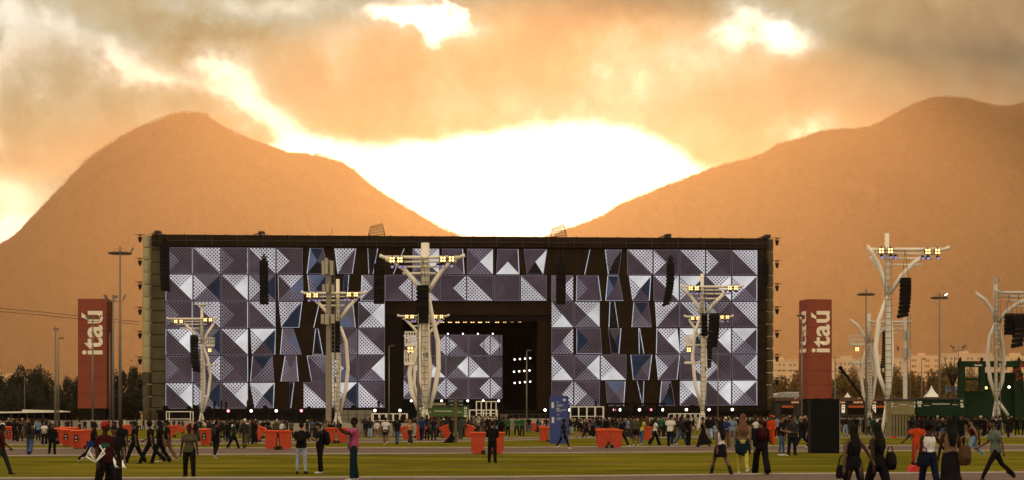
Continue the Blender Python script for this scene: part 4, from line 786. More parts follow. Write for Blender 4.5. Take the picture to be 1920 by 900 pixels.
# ------------------------------------------------ wheeled bins
M['orange'] = mat('orange_plastic', (.44, .048, .014), .5, var=.08, scale=3); M['orangel'] = mat('orange_lid_plastic', (.72, .085, .018), .4)
M['orange'].node_tree.nodes['Principled BSDF'].inputs['Subsurface Weight'].default_value = 0.0
M['sticker'] = mat('black_sticker', (.012, .012, .014), .5); M['rubber'] = mat('rubber', (.010, .010, .010), .8)
def make_bin():
    r = thing('wheeled_bin', (0, 0, 0), '', 'bin'); q = MB()       # front of the bin faces -x, wheels at +x
    b0, t0 = (-.27, .23, -.22, .22), (-.36, .36, -.29, .29)
    vs = []
    for (xa, xb, ya, yb), z in ((b0, .05), ((-.33, .30, -.27, .27), .80), (t0, .96), ((-.39, .38, -.31, .31), .965), ((-.39, .38, -.31, .31), 1.0)):
        vs += [(xa, ya, z), (xb, ya, z), (xb, yb, z), (xa, yb, z)]
    fs = [(0, 3, 2, 1), (16, 17, 18, 19)]+[(4*i+j, 4*i+(j+1) % 4, 4*i+4+(j+1) % 4, 4*i+4+j) for i in range(4) for j in range(4)]
    q.add(vs, fs)
    for y in (-.2, -.07, .07, .2): q.box(-.345, -.30, y-.012, y+.012, .12, .75)
    q.build('body', M['orange'], r, bevel=.012)
    q = MB(); q.prism([(-.42, 1.003), (.40, 1.003), (.40, 1.03), (.30, 1.06), (-.2, 1.075), (-.40, 1.045)], -.325, .325); q.tube([(.43, -.26, 1.0), (.43, .26, 1.0)], .022, 8); q.box(.38, .44, -.27, -.24, .97, 1.02); q.box(.38, .44, .24, .27, .97, 1.02); q.build('lid', M['orangel'], r, bevel=.012)
    for y in (-.27, .27):
        q = MB(); q.tube([(.24, y-.03, .1), (.24, y+.03, .1)], .10, 14); o = q.build('wheel', M['rubber'], r, True)
        q = MB(); q.tube([(.24, y-.034, .1), (.24, y+.034, .1)], .045, 10); q.build('hub', M['steel'], o)
    q = MB(); q.add([(-.343, -.12, .42), (-.343, .12, .42), (-.358, .12, .80), (-.358, -.12, .80)], [(0, 1, 2, 3)]); q.add([(-.346, -.05, .46), (-.346, .05, .46), (-.347, .05, .50), (-.347, -.05, .50)], [(0, 1, 2, 3)], 1)
    for k in range(3):
        a = k*2.094; c, s_ = math.cos(a), math.sin(a); q.add([(-.360, y*c-z*s_, .66+y*s_+z*c) for y, z in ((-.045, .035), (.035, .035), (.035, .055), (-.045, .055))], [(0, 1, 2, 3)], 1)
    q.build('sticker', [M['sticker'], M['whtp']], r)
    return r
B0 = make_bin(); nb = [0]
def put_bin(px, feet, rz, label, tilt=0, lean=0, z=0):
    r = B0 if nb[0] == 0 else dup(B0); nb[0] += 1; Y = gy(feet); r.location = (X(px, Y), Y, z); r.rotation_euler = (lean, tilt, rz); tag(r, label, 'bin', 'orange wheeled bins on the lawn'); return r
for a in [(897, 852, 0, 'orange bin beside the lone man in black, left one of its pair'), (931, 852, PI, 'orange bin partly hidden by the lone man in black, right of its pair'),
 (510, 843.5, 0, 'orange bin of the pair left of the couple, the left one'), (533, 843.5, PI+.25, 'orange bin of the pair left of the couple, the right one with a sticker'),
 (1130, 840.5, 0, 'orange bin in the front pair right of the blue sign, left one'), (1155, 840.5, PI, 'orange bin in the front pair right of the blue sign, right one'),
 (1128, 834, 0, 'orange bin in the rear pair right of the blue sign, left one'), (1147, 834, PI, 'orange bin in the rear pair right of the blue sign, right one'),
 (1021, 828.5, 0, 'orange bin before the blue sign, left one of the front pair'), (1040, 828.5, PI, 'orange bin before the blue sign, right one of the front pair'),
 (1020, 822.5, .3, 'orange bin standing behind the pair before the blue sign'), (1000, 808.5, .2, 'small looking far orange bin left of the blue sign'), (1008, 809, PI, 'far orange bin left of the blue sign, right one of two'),
 (621, 831, 0, 'orange bin behind the man in black with backpack, left one'), (641, 831, PI, 'orange bin between the man with backpack and the man in pink'),
 (112, 833, 1.2, 'orange bin at far left without visible sticker, nearest the thick pole'), (128, 838, 1.35, 'orange bin with a sticker, middle of the front three at far left'), (148, 842, 1.35, 'orange bin with a sticker, nearest of the cluster at far left'),
 (164, 840, .3, 'orange bin half hidden by the man with red cap'), (121, 828, 1.5, 'orange bin in the rear of the far left cluster, left one'), (138, 829, 1.5, 'orange bin in the rear of the far left cluster, right one'),
 (20, 825, 1.4, 'orange bin among the crowd at the left edge'), (386, 836, 1.4, 'orange bin with a sticker behind the man with the small backpack'), (322, 820, 0, 'orange bin right of the group in black'), (238, 818, .4, 'orange bin left of the group in black'),
 (1456, 819, 0, 'orange bin behind the worker in orange left of the black box'), (1475, 817, PI, 'orange bin between two men left of the black box'), (1706, 814, 0, 'orange bin under the khaki kiosk, left one'), (1718, 814, PI, 'orange bin under the khaki kiosk, right one'), (1854, 806, .5, 'orange bin below the right edge light tower'), (474, 818, .2, 'orange bin behind the pair left of the couple'), (1213, 826, .2, 'orange bin seen between walkers right of the bin group')]: put_bin(*a)
for px, feet, rz, tl, lab in [(346, 813, PI, 1.15, 'orange bin tipped over on its side left of the white cap'), (362, 816, 0, -.5, 'orange bin leaning back among the crowd at left'), (489, 829, 0, -.55, 'orange bin leaning against the pair left of the couple'), (480, 828, 0, .4, 'orange bin tilted far left beside the leaning one'),
    (766, 826, 0, -.32, 'orange bin tilted behind the blonde walker, left one'), (783, 826, PI, -.32, 'orange bin tilted behind the blonde walker, right one'), (842, 824, 0, -.45, 'orange bin leaning left of the brown sign post'), (875, 823, PI, -.4, 'orange bin leaning right of the brown sign post')]:
    r = put_bin(px, feet, rz, lab); r.rotation_euler = Euler((0, 0, rz)); r.rotation_euler.y = tl*(1 if rz == 0 else 1); r.location.z = abs(math.sin(tl))*.26
# ------------------------------------------------ kiosks, gate, stalls
M['green'] = mat('green_cladding', (.050, .095, .022), .7, var=.12, scale=1); M['dgreen'] = mat('dark_green_cladding', (.010, .028, .013), .7, var=.15, scale=1); M['khaki'] = mat('khaki_cladding', (.20, .17, .075), .75, var=.12, scale=1)
M['paper'] = mat('paper_notice', (.55, .58, .50), .8); M['red'] = mat('red_paint', (.45, .02, .015), .5); M['navy'] = mat('navy_board', (.015, .02, .05), .6); M['lettw'] = mat('pale_letter_paint', (.60, .62, .50), .6)
def star(q, c, r0, y, mi=None, n=5, r1=.42):
    pts = [(c[0]+math.sin(PI*i/n)*(r0 if i % 2 == 0 else r0*r1), c[1]+math.cos(PI*i/n)*(r0 if i % 2 == 0 else r0*r1)) for i in range(2*n)]
    q.prism(pts, y-.03, y, mi)
def kiosk(label, x0, x1, ytop, Y, ybot, m, title, tx, logos, papers, roof=M['steel']):
    s = Y/F; c0 = (x0+x1)/2; r = thing('service_kiosk', (X(c0, Y), Y, 0), label, 'kiosk'); U = lambda x: (x-c0)*s; a = U(x1); zt = Z(ytop, Y); zb = Z(ybot, Y)
    q = MB(); q.box(-a, a, 0, 2.4, zb, zt); q.build('sign_panel', m, r); q = MB(); q.box(-a-.1, a+.1, -.15, 2.6, zt+.002, zt+.14); q.build('roof', roof, r)
    q = MB(); q.box(-a+.05, a-.05, .9, 2.3, 0, zb); n = 8
    for i in range(n+1): q.box(lerp(-a, a, i/n)-.06, lerp(-a, a, i/n)+.06, .02, .14, 0, zb)
    q.box(-a, a, .3, .9, .95, 1.05); q.build('counter', m if m is not M['green'] else M['dgreen'], r)
    writing(title, r, (U(tx[0]), -.04, Z(tx[1], Y)), tx[2]*s, tx[3]*s, M['lettw'], .02)
    for lx, ly, lw in logos:
        writing('Heineken', r, (U(lx), -.04, Z(ly, Y)), lw*s, 2.2*s, M['lettw'], .015); q = MB(); star(q, (U(lx), Z(ly-4, Y)), 1.3*s, -.02); q.build('star_logo', M['red'], r)
    for px_, py_, w_, h in papers:
        q = MB(); q.box(U(px_-w_/2), U(px_+w_/2), -.03, -.005, Z(py_+h/2, Y), Z(py_-h/2, Y)); q.build('notice', M['paper'], r)
    return r
kiosk('green self service kiosk with white lettering before the stage opening', 785, 878.5, 762, 235, 782, M['green'], 'Autoatendimento', (831, 770.5, 34, 3.6), [(803.5, 772.5, 11), (861, 772.5, 11)], [(791, 766, 9, 5.5), (791, 773, 6, 4), (873, 765, 6, 4.5), (873, 770.5, 5, 2.5), (873, 775, 6, 2.8), (873, 780, 7, 4)])
kiosk('khaki self service kiosk at the foot of the highest crossbar tower', 1671, 1715, 751, 170, 777, M['khaki'], 'Autoatend', (1693, 758.5, 15, 3), [(1680, 762, 6), (1709, 761, 6)], [(1673, 757, 3, 4), (1673, 762, 3, 3), (1715, 755, 2.5, 4), (1715, 762, 2.5, 4)])
kiosk('dark green self service kiosk left of the green gate', 1716.5, 1805, 749, 171, 781, M['dgreen'], 'Autoatendimento', (1764, 757, 33, 3.4), [(1737, 760, 10.5), (1791, 758.5, 10.5)], [(1724, 755, 9, 6), (1724, 761, 6, 4), (1803, 751.5, 5.5, 3.5), (1803, 757.5, 5.5, 3), (1804, 762, 5.5, 4)])
r = thing('green_gate', (X(1865, 280), 280, 0), 'tall dark green gate structure with square openings and white lettering at the right edge', 'gate'); s = 280/F; U = lambda x: (x-1865)*s; V = lambda y: Z(y, 280)
q = MB()
for a, b, c, d, y0, y1 in ((1799, 1810, 678, 790, 0, 1.2), (1838, 1847, 688, 732, 0, 1.2), (1903, 1915, 676, 790, 0, 1.2), (1799, 1922, 677, 688, -.15, 1.35), (1799, 1850, 708, 713, .1, 1.1)): q.box(U(a), U(b), y0, y1, V(d), V(c))
q.build('frame', M['dgreen'], r); q = MB(); q.box(U(1799), U(1925), 1.4, 1.7, 0, V(733)); q.box(U(1850), U(1925), 1.75, 2.0, V(734), V(698)); q.build('wall_panel', M['dgreen'], r)
for x in (1802, 1842, 1912):
    q = MB(); q.tube([(U(x), .5, V(677)), (U(x), .5, V(674)), (U(x), .5, V(669.5))], [.18, .22, .08], 8); q.build('finial', M['bk'], r)
writing('Heineken', r, (U(1833.5), -.2, V(684.5)), 14*s, 3.4*s, M['whtp'], .03); q = MB(); star(q, (U(1833), V(678)), 2.6*s, -.2); q.build('star_logo', M['red'], r)
q = MB(); pts = [(U(1914)+math.sin(PI*i/5)*(18*s if i % 2 == 0 else 8*s), -.6, V(699)+math.cos(PI*i/5)*(18*s if i % 2 == 0 else 8*s)) for i in range(11)]; q.tube(pts, .9*s, 5); q.build('star_outline', M['red'], r)
for x, y in ((1852, 727), (1895, 725.5)): o = round_lamp((U(x), .9, V(y)), .20, M['warm'] if x < 1870 else M['white'], .2); o.parent = r
def stall_row():
    Y = 330; s = Y/F; c0 = 1580; r = thing('food_stall_row', (X(c0, Y), Y, 0), 'long dark row of food stalls with orange lettering right of the stage', 'food stall'); U = lambda x: (x-c0)*s; V = lambda y: Z(y, Y)
    M['stall'] = mat('dark_stall_wall', (.045, .038, .032), .7, var=.15); M['fascia'] = mat('brown_fascia', (.11, .05, .028), .7, var=.1); M['ostrip'] = emis('orange_lit_strip', (.40, .07, .015), .7); M['menu'] = emis('lit_menu', (.9, .72, .48), .9); M['olet'] = emis('orange_letters', (.95, .42, .16), .9)
    q = MB(); q.box(U(1454), U(1770), 0, 8, 0, V(752)); q.build('wall', M['stall'], r); q = MB(); q.box(U(1454), U(1806), -.5, 8.5, V(751.9), V(745)); q.build('fascia', M['fascia'], r)
    for x0, x1 in ((1466, 1487), (1591, 1619), (1643, 1665)): q = MB(); q.box(U(x0), U(x1), -.5, -.02, V(764.5), V(760.5)); q.build('awning', M['ostrip'], r)
    for x0, x1 in ((1464, 1487), (1590, 1620), (1642, 1664)): q = MB(); q.box(U(x0), U(x1), -.06, -.02, V(777), V(765.2)); q.build('serving_hatch', M['bk'], r)
    for x in (1581, 1639): q = MB(); q.box(U(x-3), U(x+3), -.12, -.05, V(774), V(759)); q.build('menu_board', M['menu'], r); q = MB(); q.box(U(x-2), U(x+1.5), -.16, -.13, V(768), V(765.5)); q.box(U(x-2), U(x+1.5), -.16, -.13, V(763), V(761)); q.build('menu_picture', M['ostrip'], r)
    for x, w_, tx in ((1491, 14, 'ESPE'), (1609, 17, 'ESPE'), (1580, 9, '180'), (1640, 6, '180'), (1662, 9, 'ESPE')): writing(tx, r, (U(x), -.1, V(754.5)), w_*s, 3.2*s, M['olet'], .03)
    for x in (1491, 1610): writing('BAR', r, (U(x), -.55, V(747)), 5*s, 1.4*s, M['olet'], .03)
    for k in range(24): q = MB() if k == 0 else q; q.box(U(1456+k*13), U(1456+k*13)+.12, -.04, -.001, 0, V(752))
    q.build('wall_seams', M['steel'], r)
stall_row()
def tent(label, px, Y, ytop, yb, w_):
    s = Y/F; r = thing('pointed_tent', (X(px, Y), Y, 0), label, 'tent'); a = w_*s/2; q = MB(); zt, zb = Z(ytop, Y), Z(yb, Y); ring = []
    for f in np.linspace(0, 1, 7): k = a*(1-f)**1.5+.05; z = lerp(zb, zt, f); ring.append([(-k, -k, z), (k, -k, z), (k, k, z), (-k, k, z)])
    vs = [v for g in ring for v in g]; q.add(vs, [(4*i+j, 4*i+(j+1) % 4, 4*i+4+(j+1) % 4, 4*i+4+j) for i in range(6) for j in range(4)]); q.build('canopy', M['wht'], r)
    q = MB(); [q.tube([(x*a*.95, y*a*.95, 0), (x*a*.95, y*a*.95, zb)], .06, 5) for x in (-1, 1) for y in (-1, 1)]; q.build('frame', M['steel'], r)
tent('white pointed tent between the ring lamp posts right of the towers', 1746.5, 345, 723, 744.5, 25); tent('tiny white pointed tent right of the right orange sign', 1589, 346, 736, 745, 11)
r = thing('barrel_roof_tent', (X(1478, 345), 345, 0), 'white ribbed barrel roof tent between stage and right orange sign', 'tent'); s = 345/F; q = MB(); pr = [(-24, 745), (-23, 742), (-19, 738.5), (-12, 736), (-4, 735), (30, 734.6), (30, 745)]
q.prism([(x*s, Z(y, 345)) for x, y in pr], 0, 9)
for k in range(12): q.tube([((-20+k*4)*s, -.05, Z(744.5, 345)), ((-16.5+k*4)*s, -.05, Z(736.5, 345))], .05, 4, 1)
q.build('canopy', [M['wht'], M['steel']], r); q = MB(); q.box(-24*s, -19.5*s, 0, .4, 0, Z(745.2, 345)); q.build('post', M['tower'], r)
# lifting boom
r = thing('lifting_boom', (X(1622, 300), 300, 0), 'dark slanting lifting boom left of the slim rail platform tower', 'lifting boom'); s = 300/F; B = lambda x, y: ((x-1622)*s, 0, Z(y, 300)); q = MB(); q.tube([B(1640, 775), B(1576, 690)], .16, 8); q.tube([B(1620, 748), B(1577, 691)], .22, 8); q.ball(B(1576, 690), .35); q.build('boom', M['bk'], r); q = MB(); q.tube([B(1577, 690), B(1578, 698)], .05, 4); q.box(B(1578, 698)[0]-.2, B(1578, 698)[0]+.2, -.2, .2, B(1578, 700)[2], B(1578, 697)[2]); q.build('hook', M['bk'], r)
q = MB(); q.box(-1.2, 2.2, -1, 1, .3, 1.5); [q.tube([(x, -1.1, .35), (x, 1.1, .35)], .35, 10) for x in (-.7, 1.7)]; q.build('chassis', M['bk'], r)
# black box, blue sign
Yb = gy(850); s = Yb/F; r = thing('black_box', (X(1547.5, Yb), Yb, 0), 'tall plain black box standing on the lawn below the right orange sign', 'box'); q = MB(); q.box(-27*s, 27*s, 0, 1.0, 0, Z(749, Yb)); q.build('cabinet', M['bk'], r, bevel=.02); q = MB(); q.prism([(x*s, Z(749, Yb)+.002+h) for x, h in ((-27, 0), (-27, .03), (-17, .035), (-16, .06), (-11, .055), (-10, .035), (5, .04), (6, .06), (12, .05), (13, .03), (27, .03), (27, 0))][::-1], .05, .9); q.build('cover', M['black'], r); q = MB(); q.box(27.4*s, 28*s, .1, 1.05, 0, Z(751, Yb)); q.build('rear_sheet', M['tower'], r)
M['blue'] = mat('blue_sign_paint', (.030, .050, .20), .6)
Yb = 128; s = Yb/F; r = thing('wayfinding_sign', (X(1048, Yb), Yb, 0), 'blue upright wayfinding sign with white arrows and lines of text', 'sign'); U = lambda x: (x-1048)*s; V = lambda y: Z(y, Yb)
q = MB(); q.prism([(U(1030.5), 0), (U(1066), 0), (U(1066), V(744.5)), (U(1065), V(742.5)), (U(1063), V(742)), (U(1033), V(742)), (U(1031), V(742.6)), (U(1030.5), V(744.5))], 0, .35); q.build('panel', M['blue'], r)
q = MB(); y = -.012
for a, b, c, d in ((1034, 1038.5, 754, 765), (1034.5, 1039, 782, 793)): q = MB(); q.box(U(a), U(b), y, 0, V(d), V(c)); q.build('white_plate', M['paper'], r)
q = MB(); q.ball((U(1058), 0, V(750)), 3*s, 10, 6, None, (1, .15, .7)); q.build('oval_logo', M['lettw'], r)
for txt, x, yy, w_, h in (('TORRE 2', 1050, 759.5, 13, 2.2), ('tower 2', 1048, 762.4, 9, 1.4), ('BAR', 1046, 765.8, 6, 2.2), ('RESTAURANTE', 1053, 768.6, 19, 2.0), ('restaurant', 1049, 771.2, 11, 1.3), ('SAÍDA 1', 1051, 784, 14, 2.2), ('exit 1', 1048, 787.2, 8, 1.5)): writing(txt, r, (U(x), -.01, V(yy)), w_*s, h*s, M['lettw'], .02)
for yy, flip in ((754, 1), (777.5, -1)):
    q = MB(); cx1 = U(1046); q.box(cx1-1.6*s, cx1+1.6*s, -.02, 0, V(yy)-.3*s, V(yy)+.3*s); q.add([(cx1-flip*2.2*s, -.02, V(yy)), (cx1-flip*.6*s, -.02, V(yy)+1.6*s), (cx1-flip*.2*s, -.02, V(yy)+1.2*s), (cx1-flip*1.4*s, -.02, V(yy)), (cx1-flip*.2*s, -.02, V(yy)-1.2*s), (cx1-flip*.6*s, -.02, V(yy)-1.6*s)], [(0, 1, 2, 3), (0, 3, 4, 5)]); q.build('arrow', M['lettw'], r)
# brown sign post with direction boards
Yb = gy(830.5); s = Yb/F; r = thing('sign_post', (X(854.5, Yb), Yb, 0), 'thick brown post with direction boards in front of the green kiosk', 'sign post'); M['brownp'] = mat('brown_post_paint', (.10, .075, .045), .6, var=.1); q = MB(); q.box(-2.7*s, 2.7*s, 0, .2, 0, Z(745, Yb)); q.build('post', M['brownp'], r, bevel=.01)
for x0, x1, y0, y1, m, tx in ((840, 851.5, 748.5, 755.5, 'navy', '<  WC'), (857.5, 869, 748.5, 755.5, 'navy', '>  PALCO'), (840, 851.5, 756, 761.5, 'dgreen', '<  BAR'), (857.5, 869, 756, 761.5, 'dgreen', '>  BAR')):
    q = MB(); q.box((x0-854.5)*s, (x1-854.5)*s, .03, .1, Z(y1, Yb), Z(y0, Yb)); o = q.build('direction_board', M[m], r); writing(tx, o, (((x0+x1)/2-854.5)*s, .015, Z((y0+y1)/2, Yb)), 9*s, 1.8*s, M['lettw'], .02)
q = MB(); q.prism([(-24*s, 0), (-4*s, 0), (-2*s, 10*s), (-8*s, 20*s), (-12*s, 12*s)], -.15, .1); q.build('base_cover', M['bk'], r)
for i, (a, b) in enumerate(((7, 13), (14, 21))): q = MB(); q.box(a*s*.6, b*s*.6, .9, 1.1, .25, Z(790, Yb)); q.build('post_panel', M['steel'], r)
# canopy at far left, booths, crates before the stage
r = thing('long_canopy', (X(58, 300), 300, 0), 'long low canopy with a bright rim at the far left', 'canopy'); s = 300/F; U = lambda x: (x-58)*s; V = lambda y: Z(y, 300); q = MB(); q.prism([(U(-20), V(775)), (U(118), V(773)), (U(118), V(771)), (U(98), V(769.5)), (U(42), V(768)), (U(41), V(771.5)), (U(-20), V(772))], 0, 5); q.build('roof', M['tower'], r); q = MB()
for x in (-10, 20, 50, 80, 110): q.box(U(x)-.08, U(x)+.08, .2, .4, 0, V(773)); q.box(U(x)-.08, U(x)+.08, 4.6, 4.8, 0, V(773))
q.build('post', M['steel'], r); q = MB(); q.box(U(-20), U(118), 4.9, 5, 0, V(775)); q.build('back_wall', M['black'], r)
M['tank'] = mat('tank_plastic', (.30, .27, .20), .6, var=.1)
for i, x0 in enumerate((638, 654, 670, 686)):
    Y = 265; s = Y/F; a = 7.2*s; r = thing('water_tank', (X(x0+7, Y), Y, 0), f'caged pale water tank beside the tower with curved strut, {words[i]} from the left', 'water tank', 'caged water tanks'); q = MB(); q.box(-a, a, 0, 1.1, .3, Z(770, Y)); q.build('tank', M['tank'], r, bevel=.05); q = MB()
    for k in range(6): q.tube([(lerp(-a, a, k/5), -.06, .1), (lerp(-a, a, k/5), -.06, Z(769.5, Y))], .03, 4)
    for z in np.linspace(.3, Z(769.5, Y), 5): q.tube([(-a, -.06, z), (a, -.06, z)], .03, 4)
    q.build('cage', M['pole'], r)
def booth(name, label, x0, x1, yt, Y, m, cat, posts=5, roof=True, panel=True, low=None, rail=False):
    s = Y/F; c0 = (x0+x1)/2; r = thing(name, (X(c0, Y), Y, 0), label, cat); a = (x1-x0)/2*s; zt = Z(yt, Y); q = MB()
    for k in range(posts): x = lerp(-a, a, k/(posts-1)); q.box(x-.06, x+.06, 0, .12, 0, zt); q.box(x-.06, x+.06, 2.4, 2.52, 0, zt)
    q.box(-a, a, -.002, .14, zt-.12, zt+.002); q.box(-a, a, 2.4, 2.54, zt-.12, zt+.002); q.box(-a, a, -.004, .142, zt*.55, zt*.55+.1); q.build('frame', m, r)
    if roof: q = MB(); q.box(-a-.1, a+.1, -.2, 2.7, zt+.004, zt+.12); q.build('roof', m, r)
    if panel: q = MB(); q.box(-a+.07, a-.07, .2, .26, 0, low or zt*.52); q.build('panel', M['conc2'] if m is not M['bk'] else M['black'], r)
    return r
booth('ticket_booth', 'pale framed booth with notices left of the green kiosk', 697, 762, 775, 262, M['tower'], 'booth', 6, False, True)
booth('scaffold_booth', 'beige scaffold booth with a counter right of the green kiosk', 880, 932, 768, 262, M['tower'], 'booth', 5, False, True, 2.0)
booth('scaffold_platform', 'upper scaffold platform with beige screens right of the green kiosk', 893, 930, 752, 290, M['tower'], 'scaffold', 5, False, False)
booth('scaffold_platform', 'low dark scaffold with open bays left of the blue sign', 936, 1024, 776, 292, M['steel'], 'scaffold', 8, False, False)
booth('scaffold_platform', 'pale scaffold with a table like beam right of the blue sign', 1070, 1132, 762, 292, M['tower'], 'scaffold', 5, False, False)
booth('control_booth', 'dark glazed booth on the deck edge under the right turning tiles', 1140, 1247, 757, 296, M['bk'], 'booth', 9, True, False)
booth('cable_ramp', 'white rail frame before the deck right of the dark booth', 1256, 1315, 775, 292, M['tower'], 'rail', 7, False, False)
booth('rail_frame', 'white rail frame at the left end of the deck', 312, 357, 771, 292, M['tower'], 'rail', 2, False, False)
for x, w_, h, lab in ((815, 42, 14, 'beige container behind the green self service kiosk'), (946, 16, 20, 'brown stack of crates right of the scaffold booth')):
    Y = 268; s = Y/F; r = thing('container' if x == 815 else 'crate_stack', (X(x, Y), Y, 0), lab, 'container' if x == 815 else 'crates'); q = MB(); a = w_*s/2; zt = Z(755 if x == 815 else 776, Y)
    for k in range(4): q.box(-a+k*.02, a-k*.03, k*.03, 2, zt*k/4+.02, zt*(k+1)/4-.02)
    q.build('side_boards', M['conc2'] if x == 815 else M['brownp'], r)
# blue tarps hung in the golden trees
for i, x in enumerate((1772, 1790)):
    q = MB(); Y = 345; s = Y/F; vs = []
    for a in range(6):
        for b in range(5): vs.append((X(x+a*2.2, Y), Y+random.uniform(-.3, .3), Z(724+b*3+math.sin(a*1.7)*2, Y)))
    q.add(vs, [(a*5+b, a*5+5+b, a*5+6+b, a*5+1+b) for a in range(5) for b in range(4)]); o = q.build('graffiti_panel', mat('blue_grey_paint%d' % i, (.10, .13, .20), .8, var=.5, scale=.8)); tag(o, ('blue and grey painted panel before the trees, nearer the white tent', 'blue and grey painted panel before the trees, nearer the green gate')[i], 'painted panel')
# ------------------------------------------------ people
def loft(q, pts, rx, ry, n=12, mi=None, face=None):
    # elliptical sections along a path: rx across (towards x), ry in depth
    pts = [Vector(p) for p in pts]; k = len(pts); vs = []
    for i, p in enumerate(pts):
        d = (pts[min(i+1, k-1)]-pts[max(i-1, 0)]).normalized(); a = Vector((1, 0, 0))-d*d.x
        if a.length < .2: a = Vector((0, 1, 0))-d*d.y
        a.normalize(); b = d.cross(a)
        for j in range(n): th = 2*PI*j/n; vs.append(p+a*math.cos(th)*rx[i]+b*math.sin(th)*ry[i])
    fs = [(i*n+j, i*n+(j+1) % n, (i+1)*n+(j+1) % n, (i+1)*n+j) for i in range(k-1) for j in range(n)]+[tuple(range(n-1, -1, -1)), tuple(range((k-1)*n, k*n))]
    q.add(vs, fs, mi)
def rv(v, deg, ax='X'): return Matrix.Rotation(math.radians(deg), 3, ax) @ v
POSES = {  # hipL kneeL hipR kneeR spread | armL (forward, side, bend, inward) armR | lean
 'stand': (2, 4, -2, 4, 4, (6, 8, 14, 5), (4, 8, 18, 5), 0), 'shift': (8, 14, -3, 2, 6, (-4, 10, 30, 12), (6, 7, 10, 3), 0), 'phone': (3, 4, -3, 4, 5, (24, 8, 92, 28), (26, 8, 96, 30), 3),
 'crossed': (2, 2, -4, 6, 5, (18, 12, 78, 62), (20, 12, 80, 62), 0), 'walk': (24, 6, -20, 14, 2, (-20, 7, 14, 4), (22, 7, 26, 6), 3), 'stride': (30, 4, -28, 22, 2, (-26, 8, 18, 4), (26, 8, 34, 6), 5),
 'step': (12, 6, -12, 26, 2, (12, 8, 22, 8), (-12, 8, 14, 4), 2), 'photo': (6, 3, -5, 4, 3, (70, 10, 68, 26), (78, 14, 62, 26), -2), 'raise': (2, 2, -3, 4, 5, (6, 8, 14, 6), (48, 16, 110, 24), 0), 'hips': (4, 4, -4, 3, 9, (-18, 34, 62, 30), (-18, 34, 62, 30), 0),
 'hold': (3, 3, -3, 3, 4, (14, 8, 60, 40), (12, 8, 62, 42), 2), 'behind': (2, 2, -2, 2, 8, (-26, 14, 30, 40), (-26, 14, 30, 40), 0), 'carry': (20, 6, -18, 16, 3, (10, 20, 40, -10), (18, 30, 20, -24), 3), 'guard': (16, 8, -10, 12, 5, (6, 14, 16, 2), (-6, 14, 16, 2), 0),
 'reach': (18, 8, -16, 14, 3, (-6, 8, 10, 2), (20, 40, 12, -20), 4), 'cheer': (4, 3, -4, 3, 4, (150, 18, 20, 0), (160, 20, 12, 0), 0)}
def skeleton(pose, fem):
    hL, kL, hR, kR, sp_, aL, aR, lean = POSES[pose]; J = {}; hw = .085 if not fem else .092; sh = .185 if not fem else .165
    for s, h, k, t_ in ((1, hL, kL, 'L'), (-1, hR, kR, 'R')):
        hip = Vector((s*hw, 0, 0)); th = Vector((s*math.sin(math.radians(sp_)), -math.sin(math.radians(h)), -math.cos(math.radians(h)))).normalized()
        shn = Vector((s*math.sin(math.radians(sp_*.6)), -math.sin(math.radians(h-k)), -math.cos(math.radians(h-k)))).normalized(); kn = hip+th*.43; an = kn+shn*.42
        lift = max(0, (k-h)) if h < 0 else 0; ft = rv(Vector((s*.18, -1, 0)).normalized(), -min(lift*.8, 40) if h < 0 else (h-k)*.35, 'X'); J['hip'+t_], J['knee'+t_], J['ankle'+t_], J['foot'+t_] = hip, kn, an, ft
    low = min(J['ankleL'].z, J['ankleR'].z)-.085; J['pelvis'] = Vector((0, 0, -low))
    for t_ in 'LR':
        for n_ in ('hip', 'knee', 'ankle'): J[n_+t_] = J[n_+t_]+J['pelvis']
    ln = lambda v: rv(Vector(v), lean, 'X')+J['pelvis']
    J['waist'], J['chest'], J['neck'], J['head'] = ln((0, 0, .17)), ln((0, .01, .36)), ln((0, .012, .53)), ln((0, -.012, .70)); J['ln'] = ln
    for s, a, t_ in ((1, aL, 'L'), (-1, aR, 'R')):
        S = ln((s*sh, .01, .455)); f, sd_, e, inw = [math.radians(v) for v in a]
        u = Vector((s*math.sin(sd_), -math.sin(f)*math.cos(sd_), -math.cos(f)*math.cos(sd_))).normalized(); el = S+u*.285
        w_ = Vector((s*(math.sin(sd_)*.6-math.sin(inw)), -math.sin(f+e), -math.cos(f+e))).normalized(); wr = el+w_*.245; J['sh'+t_], J['el'+t_], J['wr'+t_], J['fa'+t_] = S, el, wr, w_
    return J
def head_shape(q, J, n=16):
    c = J['head']; vs = []; rings = 13
    for i in range(rings):
        f = i/(rings-1); z = lerp(-.115, .115, f); r = math.sqrt(max(0.0, 1-(z/.118)**2)); jaw = 1.0 if z > -.02 else 1-.42*((-.02-z)/.095)**1.3
        for j in range(n):
            th = 2*PI*j/n; x = math.cos(th)*.074*r*jaw; y = math.sin(th)*.094*r*(jaw*.5+.5); front = max(0, -math.sin(th))
            if front > .92 and -.045 < z < .012: y -= .020*(1-abs(z+.022)/.04)
            if front > .75 and .005 < z < .035 and .25 < abs(math.cos(th)) < .66: y += .010
            if front > .9 and -.075 < z < -.05: y -= .006
            if z < -.05 and front > .5: y -= .010
            vs.append(c+Vector((x, y, z)))
    fs = [(i*n+j, i*n+(j+1) % n, (i+1)*n+(j+1) % n, (i+1)*n+j) for i in range(rings-1) for j in range(n)]+[tuple(range(n-1, -1, -1)), tuple(range((rings-1)*n, rings*n))]
    q.add(vs, fs)
    for s in (-1, 1): q.ball(c+Vector((s*.076, .012, -.012)), .02, 6, 5, None, (.5, .8, 1.4))
